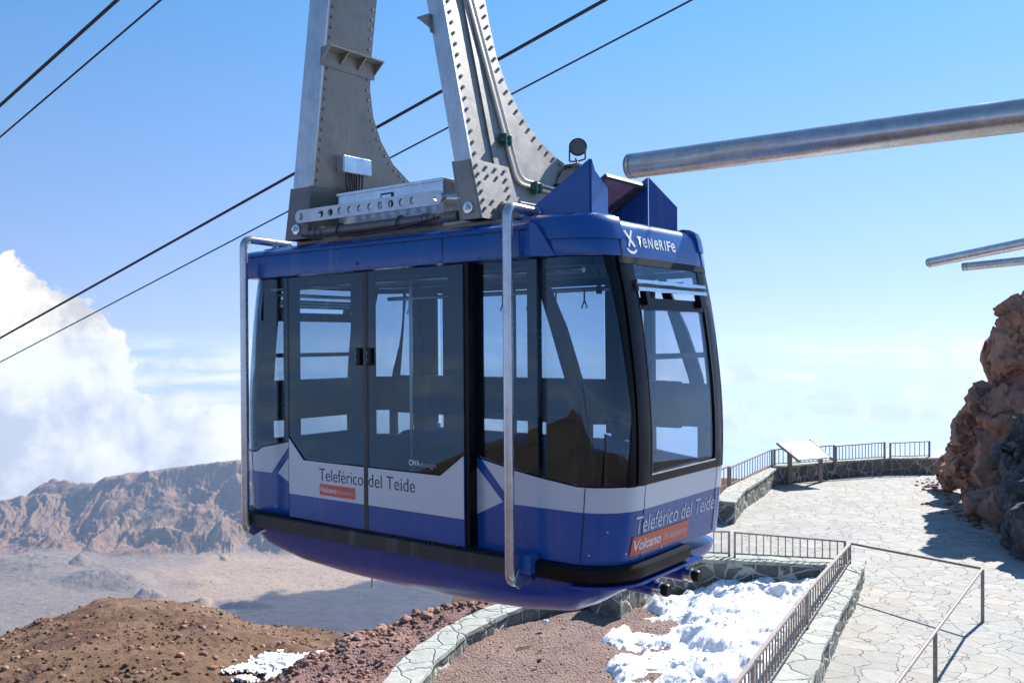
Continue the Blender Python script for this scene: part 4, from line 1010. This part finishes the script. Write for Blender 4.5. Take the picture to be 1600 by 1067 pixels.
# stone walls
def jitter_box_path(name, path, w_, h, zbase, capt=.07, over=.03, closed=False, label='', group=None, nseg=.14, capmat=None):
    """a wall that follows a plan path: body and coping"""
    P = [Vector((p[0], p[1])) for p in path]; Q = []
    for a, b in zip(P[:-1], P[1:]):
        k = max(1, int((b-a).length/nseg))
        for i in range(k): Q.append(a+(b-a)*i/k)
    Q.append(P[-1]); n = len(Q)
    o = empty(name, (Q[0].x, Q[0].y, zbase)); org = Vector((Q[0].x, Q[0].y, zbase))
    def side(i):
        d = (Q[min(i+1, n-1)]-Q[max(i-1, 0)]).normalized(); return Vector((-d.y, d.x))
    def build(nm, hw, z0, z1, mat, rows, amp):
        bm = bmesh.new(); rings = []
        for i in range(n):
            s = side(i); r = []
            prof = [(-1, z0+(z1-z0)*k/rows) for k in range(rows+1)] + [(t_, z1) for t_ in (-.5, 0, .5)] + [(1, z1-(z1-z0)*k/rows) for k in range(rows+1)]
            for sx, z in prof:
                p = Q[i]+s*hw*sx; q = Vector((p.x, p.y, z))
                d = float(fbm(q.x*3.1, q.y*3.1, q.z*3.1+7, 3))*amp; d2 = float(fbm(q.x*2.3+40, q.y*2.3, q.z*2.3, 3))*amp*.6
                q += Vector((s.x, s.y, 0))*d*(1 if sx > 0 else -1 if sx < 0 else 0) + Vector((0, 0, d2 if z >= z1-1e-6 else 0))
                r.append(bm.verts.new(q-org))
            rings.append(r)
        m_ = len(rings[0])
        for a, b in zip(rings[:-1], rings[1:]):
            for k in range(m_-1): bm.faces.new((a[k], a[k+1], b[k+1], b[k]))
        bm.faces.new(rings[0]); bm.faces.new(rings[-1][::-1])
        return from_bm(nm, bm, mat, o, 35)
    build('masonry', w_/2, -0.0+zbase, zbase+h-capt, M['wall'], 5, .035)
    build('coping', w_/2+over, zbase+h-capt+.002, zbase+h, capmat or M['coping'], 1, .03)
    tag(o, label, "stone wall", group); return o
# long wall right of the snow pit, carrying the railing
jitter_box_path('stone_wall', [(7.10, 19.2), (6.35, 17.6), (5.25, 15.5), (4.35, 13.7), (3.4, 11.7), (2.35, 9.5), (1.5, 7.6)], .62, .65, -5.2, label="pale topped low stone wall between the snow pit and the paved terrace, carrying the near railing", group=None)
# wall at the back of the pit
jitter_box_path('stone_wall', [(6.75, 18.9), (5.2, 19.25), (3.9, 19.45), (3.0, 18.9), (2.2, 17.9), (1.75, 17.0)], .62, 1.0, -5.55, label="dark stone wall with white mortar at the back of the snow pit, directly behind the cabin's corner")
jitter_box_path('stone_wall', [(p[0], p[1]) for p in AP], .46, .42, -5.25, label="curved low stone wall with pale top between the gravel bed and the red scree")
# far parapet
PAR = [(5.9, 25.2), (6.7, 27.3), (7.9, 29.6), (9.15, 32.3), (11.5, 33.8), (14.2, 34.85), (16.3, 35.0)]
jitter_box_path('stone_wall', PAR, .5, .75, -5.15, label="long dark stone parapet at the far edge of the terrace, ending at the red rocks")
# railings
def railing(p0, p1, zb0, zt0, zb1, zt1, n, label, posts=(1, 1), thick=.045):
    p0 = Vector((p0[0], p0[1], 0)); p1 = Vector((p1[0], p1[1], 0)); d = p1-p0; Ls = d.length; d.normalize(); ang = math.atan2(d.y, d.x)
    o = empty('railing_panel', (p0.x, p0.y, zb0), ang); L0 = lambda x: zb0+(zb1-zb0)*x/Ls-zb0; L1 = lambda x: zt0+(zt1-zt0)*x/Ls-zb0
    def bar(nm, x0, z0a, x1, z1a, wx, wy):
        bm = bmesh.new()
        if abs(x1-x0) < 1e-6: bx(bm, x0-wx/2, x0+wx/2, -wy/2, wy/2, z0a, z1a)
        else:
            prism(bm, [(x0, z0a-wx/2), (x1, z1a-wx/2), (x1, z1a+wx/2), (x0, z0a+wx/2)], lambda x, z: Vector((x, -wy/2, z)), lambda x, z: Vector((x, wy/2, z)))
        return from_bm(nm, bm, M['rail'], o)
    if posts[0]: bar('post', 0, L0(0)-.08, 0, L1(0), thick, thick)
    if posts[1]: bar('post', Ls, L0(Ls)-.08, Ls, L1(Ls), thick, thick)
    bar('top_rail', thick/2+.001, L1(0)-.018, Ls-thick/2-.001, L1(Ls)-.018, .035, thick+.012)
    g = .10
    bar('bottom_rail', thick/2+.001, L0(0)+g-.02, Ls-thick/2-.001, L0(Ls)+g-.02, .03, .03)
    for i in range(n):
        x = Ls*(i+1)/(n+1); bar('baluster', x, L0(x)+g-.004, x, L1(x)-.037, .022, .022)
    tag(o, label, "railing", "railing panels on the terrace walls"); return o
c1 = at(1328, 845, 18.75); c2 = at(1262, 917.6, 14.5); c3 = at(1177, 1026, 11.25)
railing((c1.x, c1.y), (c2.x, c2.y), ZC, c1.z, ZC, c2.z, 19, "brown railing panel on the terrace wall, running down from the corner above the snow")
c2b = c2+(c3-c2)*.012
railing((c2b.x, c2b.y), (c3.x, c3.y), ZC, c2.z, ZC, c3.z, 19, "middle brown railing panel on the wall beside the snow pit, below the corner panel")
c3b = c3+(c3-c2)*.012; c4 = c3+(c3-c2)*1.0
railing((c3b.x, c3b.y), (c4.x, c4.y), ZC, c3.z, ZC, c3.z, 18, "nearest brown railing panel, cut off by the bottom edge of the photo", posts=(1, 1))
b1 = at(1148, 827, 19.3); b2 = at(1320, 841, 18.8)
railing((b1.x, b1.y), (b2.x, b2.y), ZC, b1.z, ZC-.0, b2.z, 14, "brown railing panel along the back of the snow pit, right of the cabin")
b0 = at(1139, 826, 19.35); bz = at(985, 815, 19.6)
railing((bz.x, bz.y), (b0.x, b0.y), ZC, b0.z, ZC, b0.z, 12, "brown railing panel mostly hidden behind the cabin's lower corner")
def onpar(u, Y): return ((u-800)/f_*Y, Y)
for (u0, Y0_, u1, Y1_, n, lb) in [(1085, 25.6, 1138, 27.9, 6, "far railing panel partly hidden behind the cabin's right edge"), (1141, 28.0, 1206, 32.3, 15, "far railing panel sloping up to the left of the information board"), (1210, 32.6, 1303, 33.6, 13, "far railing panel standing behind the white information board"),
                                 (1306, 33.7, 1382, 34.6, 14, "far railing panel just right of the information board"), (1391, 34.7, 1452, 35.0, 7, "last far railing panel, next to the red rock outcrop")]:
    a = onpar(u0, Y0_); b = onpar(u1, Y1_); railing(a, b, -4.42, -3.82, -4.42, -3.78, n, lb, thick=.06)
# handrail on the terrace
hr = empty('handrail', tuple(at(1535, 968, 16.3))); org = Vector(at(1535, 968, 16.3))
q0 = at(1330, 846, 18.72); q1 = at(1535, 885, 16.3); q2 = at(1461, 984, 12.74); q3 = q2+(q2-q1)*1.3; 
bm = bmesh.new(); tube(bm, [p-org for p in bend([q0, q1, q2+Vector((0, 0, 0)), q3], .06)], .024, 12); from_bm('top_rail', bm, M['rail'], hr, 50)
for q in (q1, q2, q3): 
    bm = bmesh.new(); c = q-org; bx(bm, c.x-.022, c.x+.022, c.y-.022, c.y+.022, ZP-org.z, c.z-.01); from_bm('post', bm, M['rail'], hr)
tag(hr, "brown tubular handrail on posts standing on the paved terrace", "handrail")
# information board
ib = empty('information_board', tuple(G(1258, 752, ZP))); io = Vector(ib.location)
la_ = G(1234, 753.5, ZP); lb_ = G(1282, 750, ZP)
pa, pb, pc, pd_ = at(1216, 691, 32.9), at(1247, 716, 31.4), at(1298, 712, 31.9), at(1267, 686, 33.4)
bm = bmesh.new(); nrm = (pb-pa).cross(pd_-pa).normalized()
if nrm.z < 0: nrm = -nrm
vs = [bm.verts.new(p-io+nrm*.03) for p in (pa, pb, pc, pd_)]; vt = [bm.verts.new(p-io-nrm*.02) for p in (pa, pb, pc, pd_)]
bm.faces.new(vs); bm.faces.new(vt[::-1])
for i in range(4): bm.faces.new((vs[i], vt[i], vt[(i+1) % 4], vs[(i+1) % 4]))
from_bm('panel', bm, M['board'], ib)
bm = bmesh.new()
for a, b in ((pa, pb), (pd_, pc)): tube(bm, [a-io-(b-a)*.05, b-io+(b-a)*.06], .05, 8)
from_bm('side_frame', bm, M['rail'], ib)
for p in (la_, lb_):
    c = p-io; bm = bmesh.new(); bx(bm, c.x-.07, c.x+.07, c.y-.05, c.y+.05, 0, 1.15); from_bm('leg', bm, M['rail'], ib)
tag(ib, "tilted white information board on two brown legs in front of the far parapet", "information board")
# ================================================================== SNOW
AX, AY = np.meshgrid(np.linspace(0, 1, 170), np.linspace(6.6, 19.3, 420))
xr = np.interp(AY, [7.6, 9.5, 11.7, 13.7, 15.5, 17.6, 19.2], [1.5, 2.35, 3.4, 4.35, 5.25, 6.35, 7.0])-.20
xl = np.interp(AY, [6.6, 9, 11, 12.5, 13.6, 14.6, 15.6, 16.6, 17.6, 18.4, 19.3], [0., .4, 1.2, 1.5, 1.35, 1.35, 1.35, 1.9, 2.3, 3.1, 3.8])+.16*fbm(AY*1.3, 0*AY, 2., 4)
SX = xl+AX*(xr-xl)
edge = smooth(0, .11, AX)
wxs = SX+.25*fbm(SX*1.1, AY*1.1, 9., 3); wys = AY+.25*fbm(SX*1.1, AY*1.1, 19., 3)
lump = fbm(wxs*.7, wys*.7, 1., 3)*.24 + np.abs(fbm(wxs*1.3, wys*1.3, 3., 2))*.13 + np.abs(fbm(wxs*4, wys*4, 5., 5, gain=.62))*.05 + fbm(SX*14, AY*14, 6., 3)*.014
SZ = -5.26 + edge*(.16 + .30*AX**1.2 + lump) - .15*smooth(18.3, 19.2, AY)*(1-AX)
o = grid_mesh('snow_heap', SX, AY, SZ, M['snow'], kind='stuff'); tag(o, "lumpy white snow heap filling the pit beside the railing", "snow")

# snow patch down on the brown slope
def hill_hit(u, v):
    k = (u-800)/f_; s = -(v-532)/f_
    Ys = np.linspace(21, 74, 700); z = H_near(k*Ys, Ys); d = s*Ys-z; i = np.argmax(d < 0); return (k*Ys[i], Ys[i], z[i])
AU, AV = np.meshgrid(np.linspace(345, 552, 150), np.linspace(1014, 1075, 90))
def snow_edge(U, V):
    d1 = 1-np.hypot((U-455-(V-1045)*.9)/62, (V-1047)/27.); d2 = 1-np.hypot((U-405)/62, (V-1043-(405-U)*.12)/7.); d3 = 1-np.hypot((U-512)/46, (V-1023)/4.5); d4 = 1-np.hypot((U-385)/22, (V-1064)/6.)
    return np.maximum.reduce([d1, d2, d3, d4])+.32*fbm(U*.09, V*.22, 0, 5)
E_ = snow_edge(AU, AV); Yq = np.linspace(21, 74, 260); idx = []
ku = (AU-800)/f_; sv = -(AV-532)/f_
PX = np.zeros_like(AU); PY = np.zeros_like(AU); PZ = np.zeros_like(AU); got = np.zeros(AU.shape, bool)
for Yv in Yq:
    z = H_near(ku*Yv, np.full_like(ku, Yv)); hit = (~got) & (sv*Yv < z); PX[hit] = (ku*Yv)[hit]; PY[hit] = Yv; PZ[hit] = z[hit]; got |= hit
keep = (E_ > 0) & got
bm = bmesh.new(); vid = {}
for i in range(AU.shape[0]-1):
    for j in range(AU.shape[1]-1):
        q = [(i, j), (i, j+1), (i+1, j+1), (i+1, j)]
        if all(keep[a] for a in q):
            ys_ = [PY[a] for a in q]
            if max(ys_)-min(ys_) > 12: continue
            for a in q:
                if a not in vid: vid[a] = bm.verts.new((PX[a], PY[a], PZ[a]+.13+.12*min(1, max(0, E_[a]*3))))
            try: bm.faces.new([vid[a] for a in q])
            except ValueError: pass
o = from_bm('snow_patch', bm, M['snow'], None, 180); o["kind"] = 'stuff'
if len(o.data.polygons) and o.data.polygons[0].normal.z < 0: o.data.flip_normals()
tag(o, "thin snow patch lying on the brown slope below the cabin", "snow")
# ================================================================== ROCKS
def rock_bm(bm, c, rad, seed, sub=3, rough=.35, squash=(1, 1, 1)):
    r = bmesh.ops.create_icosphere(bm, subdivisions=sub, radius=1.0)['verts']
    co = np.array([v.co[:] for v in r]); s = seed*7.13
    d = 1+rough*.8*(fbm(co[:, 0]*1.3+s, co[:, 1]*1.3, co[:, 2]*1.3, 3)) - rough*.55*np.abs(fbm(co[:, 0]*2.6+s, co[:, 1]*2.6+3, co[:, 2]*2.6, 4))
    # planar chips
    rs = np.random.RandomState(seed)
    for k in range(11):
        n = rs.normal(size=3); n /= np.linalg.norm(n); lim = .55+.35*rs.rand(); h = co@n*d; d = np.where(h > lim, d*lim/np.maximum(h, 1e-6), d)
    co = co*d[:, None]*np.array(squash)*rad
    a = rs.rand()*6.28; ca, sa_ = math.cos(a), math.sin(a)
    for v, p in zip(r, co): v.co = Vector((c[0]+p[0]*ca-p[1]*sa_, c[1]+p[0]*sa_+p[1]*ca, c[2]+p[2]))
def outcrop(name, blobs, mat, label, sub=5, rough=.35):
    bm = bmesh.new(); i = 0
    for (u, v, rp, Y, sq) in blobs:
        c = at(u, v, Y); i += 1; rock_bm(bm, c, rp*Y/f_, i*3+len(blobs), sub, rough, sq)
    V = np.array([v.co[:] for v in bm.verts]); lo = V.min(0)-1; hi = V.max(0)+1; rs_ = np.random.RandomState(5)
    for spc, amp in ((1.15, .34), (.45, .06)):
        cnt_ = int(min(900, np.prod((hi-lo)/spc))); C_ = lo+(hi-lo)*rs_.rand(cnt_, 3); dirs = rs_.normal(size=(cnt_, 3)); dirs /= np.linalg.norm(dirs, axis=1)[:, None]
        Wv = V+.18*spc*np.stack([fbm(V[:, 0]*1.5/spc, V[:, 1]*1.5/spc, V[:, 2]*1.5/spc+q, 3) for q in (0, 20, 40)], -1); Wv = Wv*np.array([1, 1, .7]); Cw = C_*np.array([1, 1, .7])
        D_ = np.empty((len(V), 2)); I_ = np.empty(len(V), int)
        for a0 in range(0, len(V), 4000):
            dd = np.linalg.norm(Wv[a0:a0+4000, None]-Cw[None], axis=2); ii = np.argpartition(dd, 1, axis=1)[:, :2]; d2 = np.take_along_axis(dd, ii, 1); o_ = np.argsort(d2, 1); D_[a0:a0+4000] = np.take_along_axis(d2, o_, 1); I_[a0:a0+4000] = np.take_along_axis(ii, o_, 1)[:, 0]
        tilt = np.sum((Wv-Cw[I_])*dirs[I_], 1)/spc; crack = -np.exp(-(D_[:, 1]-D_[:, 0])/(.07*spc))*.35
        dsp = amp*(tilt*1.1+crack+.35*(dirs[I_, 0]))
        bm.normal_update(); nn_ = np.array([v.normal[:] for v in bm.verts]); V = V+nn_*dsp[:, None]
        for v, p in zip(bm.verts, V): v.co = p
    nr = ridged(V[:, 0]*.9, V[:, 1]*.9, V[:, 2]*.9, 5)-1.0; n2 = fbm(V[:, 0]*2.4, V[:, 1]*2.4, V[:, 2]*2.4, 4)
    n3 = ridged(V[:, 0]*2.6+V[:, 2], V[:, 1]*2.6, V[:, 2]*1.2, 4)-1.0
    bm.normal_update()
    for v, a, b, c_ in zip(bm.verts, nr, n2, n3): v.co += v.normal*(a*.05+b*.05+c_*.03)
    o = from_bm(name, bm, mat, None, 50, recalc=False); tag(o, label, "rock"); return o
outcrop('rock_outcrop', [(1588, 497, 42, 27, (1, 1, 1.05)), (1578, 545, 44, 27, (1, 1, 1.1)), (1600, 590, 66, 27.5, (1, 1, 1.0)), (1563, 645, 48, 27, (.95, 1, 1.2)), (1598, 640, 62, 27, (1, 1, 1.2)), (1512, 662, 26, 28.5, (1, 1, 1.1)), (1540, 690, 38, 27.5, (1, 1, 1.2)),
                         (1500, 705, 27, 29.5, (1, 1, 1)), (1487, 728, 22, 31, (1.2, 1, .8)), (1530, 725, 40, 27.5, (1.1, 1, 1)), (1575, 725, 70, 27, (1, 1, 1.1)), (1630, 600, 90, 29, (1, 1, 1.5)), (1700, 560, 120, 30, (1, 1, 1.4)), (1680, 700, 120, 28, (1, 1, 1.2)), (1800, 640, 150, 28, (1, 1, 1.6)), (1497, 742, 26, 30, (1.2, 1, .9)), (1535, 765, 42, 27.5, (1, 1, 1)), (1580, 790, 60, 25.5, (1, 1, 1)), (1640, 800, 90, 25.5, (1, 1, 1))],
        M['rock_red'], "tall reddish brown rock outcrop at the right edge, rising above the terrace", 5, .38)
outcrop('black_rock', [(1618, 715, 58, 23.5, (.95, .9, 1.25)), (1625, 770, 66, 22.5, (.9, 1, 1.1)), (1650, 700, 75, 24, (1, 1, 1.3)), (1700, 770, 110, 22, (1, 1, 1.2)), (1628, 825, 60, 21.8, (1, 1, 1)), (1680, 850, 100, 21, (1, 1, 1))], M['rock_black'], "black craggy lava rock face in front of the red outcrop at the right edge", 5, .45)

# named boulders by the scree crest
def boulder(u, v, Y, r, mat, label, seed, grp="boulders along the edge of the scree bank"):
    c = at(u, v, Y); o_ = empty('tmp'); bpy.data.objects.remove(o_)
    bm = bmesh.new(); rock_bm(bm, (0, 0, 0), r, seed, 4, .45, (1, .9, .8)); o = from_bm('boulder', bm, mat, None, 25); o.location = c; tag(o, label, "rock", grp)
boulder(600, 988, 16.6, .14, M['rock_black'], "dark boulder with pale top, largest on the scree edge", 11)
boulder(578, 1001, 16.3, .085, M['rock_black'], "small dark boulder left of and below the largest one", 12)
boulder(632, 968, 16.8, .13, M['rock_black'], "dark grey boulder on the scree edge above the largest one", 13)
boulder(650, 966, 16.7, .10, M['rock_red'], "rusty red boulder on the scree edge", 14)
boulder(566, 1012, 16.2, .09, M['rock_red'], "dark red boulder at the lower end of the row on the scree edge", 15)
boulder(842, 1029, 14.3, .05, M['rock_black'], "small lone dark stone lying on the gravel bed", 16, None)
boulder(852, 968, 16.1, .065, M['board'], "small flat pale stone lying on the gravel under the cabin", 17, None)
def scatter(name, pts, mat, label, rmin, rmax, seed, sub=1):
    rs = np.random.RandomState(seed); base = []
    for k in range(6):
        bm = bmesh.new(); rock_bm(bm, (0, 0, 0), 1, seed+k, sub, .6, (1, .85, .7)); base.append((np.array([v.co[:] for v in bm.verts]), np.array([[v.index for v in f.verts] for f in bm.faces]))); 
        bm.verts.index_update(); base[-1] = (base[-1][0], np.array([[v.index for v in f.verts] for f in bm.faces])); bm.free()
    Vs = []; Fs = []; off = 0
    for p in pts:
        b, f = base[rs.randint(6)]; r = rmin*(rmax/rmin)**(rs.rand()**2.2); a = rs.rand()*6.28; ca, sa_ = math.cos(a), math.sin(a)
        q = b*r*(.8+.5*rs.rand(3)); q = np.stack([q[:, 0]*ca-q[:, 1]*sa_, q[:, 0]*sa_+q[:, 1]*ca, q[:, 2]], -1)+np.array(p)+np.array([0, 0, r*.15]); Vs.append(q); Fs.append(f+off); off += len(b)
    V = np.concatenate(Vs); Fq = np.concatenate(Fs); me = bpy.data.meshes.new(name); me.vertices.add(len(V)); me.vertices.foreach_set('co', V.ravel()); me.loops.add(Fq.size); me.loops.foreach_set('vertex_index', Fq.ravel()); me.polygons.add(len(Fq)); me.polygons.foreach_set('loop_start', np.arange(0, Fq.size, 3)); me.update(calc_edges=True)
    o = link_mesh(name, me, mat); o["kind"] = 'stuff'; o["label"] = label; o["category"] = "rubble"; return o
rs = np.random.RandomState(21)
fy = 22.5+rs.rand(260)*11; fx = np.interp(fy, [22, 25, 27, 30, 34], [12.6, 13.0, 13.4, 14.2, 15.6])-.05+np.abs(rs.normal(size=260))*.4*-1+.2
scatter('rock_rubble', np.stack([fx, fy, np.full(260, ZP)], -1), M['rock_red'], "broken red stones lying at the foot of the rock outcrop", .015, .15, 43, 2)
kk = rs.randint(0, SX.size, 2600); sp = np.stack([SX.ravel()[kk], AY.ravel()[kk], SZ.ravel()[kk]], -1)[(fbm(SX.ravel()[kk]*1.4, AY.ravel()[kk]*1.4, 4., 3) > -.1)]
scatter('snow_clumps', sp, M['snow'], "crumbly white snow clumps lying over the snow heap in the pit", .010, .055, 41, 2)
# scree stones
ay = rs.rand(5200)*10+8.2; ax_ = rs.rand(5200); gx = arc_x(np.minimum(ay, 17.5))-.32-ax_*3.2
def scree_z(gx, ay):
    A = (arc_x(np.minimum(ay, 17.5))-.05-gx)/3.6
    return -4.98 - .10*A*3.6 - .60*np.maximum(0, A*3.6-2.1+.25*fbm(ay*.8, 0*ay, 2, 3)) - .7*np.maximum(0, ay-17.6) + fbm(gx*.9, ay*.9, 3., 5)*.13*smooth(.05, .2, A) + ridged(gx*3, ay*3, 3., 4)*.035
scatter('scree_stones', np.stack([gx, ay, scree_z(gx, ay)], -1), M['rock_red'], "loose dark red stones strewn over the scree bank", .008, .075, 31)
m_ = rs.rand(5200) < .22
scatter('scree_stones', np.stack([gx, ay, scree_z(gx, ay)], -1)[m_]+rs.normal(size=(m_.sum(), 3))*.05*[1, 1, 0], M['rock_black'], "loose blackish stones strewn over the scree bank", .008, .06, 32)
# ridge of larger rubble at the crest of the bank
cy = np.linspace(14.5, 18.0, 420)+rs.normal(size=420)*.1; cxx = arc_x(np.minimum(cy, 17.6))-np.interp(cy, [14.5, 16.2, 17, 17.7], [2.3, 2.15, 1.9, 1.3])+rs.normal(size=420)*.2
scatter('crest_rubble', np.stack([cxx, cy, np.maximum(scree_z(cxx, cy), -7)], -1), M['rock_red'], "line of reddish rubble along the crest of the scree bank", .02, .13, 33, 2)
cy2 = cy+rs.normal(size=420)*.1; cx2 = cxx+rs.normal(size=420)*.15
scatter('crest_rubble', np.stack([cx2, cy2, scree_z(cx2, cy2)], -1)[::3], M['rock_black'], "line of blackish rubble along the crest of the scree bank", .02, .12, 34, 2)
# gravel stones
gy = rs.rand(3600)*10+7.5; gxx = arc_x(np.minimum(gy, 17.5))+.3+rs.rand(3600)*3.4
scatter('gravel_stones', np.stack([gxx, gy, -5.10+fbm(gxx*1.2, gy*1.2, 2., 5)*.04+fbm(gxx*6, gy*6, 2., 3)*.02], -1), M['gravel'], "small stones of the reddish gravel bed", .006, .028, 35)
# hill stones
n_ = 14000; uu = rs.rand(n_)*720-40; yy = 21+54*rs.rand(n_)**.8; hx_ = (uu-800)/f_*yy
hz_ = H_near(hx_, yy)
den = fbm(hx_*.16, yy*.16, 9., 4) > rs.rand(n_)*.7-.35
scatter('slope_stones', np.stack([hx_, yy, hz_], -1)[den], M['soil'], "brown volcanic stones strewn over the rounded slope", .02, .20, 36)
sel = rs.rand(n_) < .12
scatter('slope_stones', np.stack([hx_+.5, yy+.3, H_near(hx_+.5, yy+.3)], -1)[sel], M['rock_red'], "dark rusty stones strewn over the rounded slope", .03, .30, 37)
# ================================================================== HAZE
bm = bmesh.new(); bx(bm, -11000, 11000, -11000, 11000, -1700, 30)
hz = from_bm('haze', bm, None); hz["kind"] = 'stuff'
tm = bpy.data.materials.new('haze'); tm.use_nodes = True; nt = tm.node_tree; nt.nodes.clear(); ou = nt.nodes.new('ShaderNodeOutputMaterial'); pv = nt.nodes.new('ShaderNodeVolumePrincipled')
pv.inputs['Density'].default_value = 3.9e-5; pv.inputs['Color'].default_value = (.52, .70, 1, 1); pv.inputs['Anisotropy'].default_value = .35
nt.links.new(pv.outputs[0], ou.inputs['Volume']); hz.data.materials.append(tm)
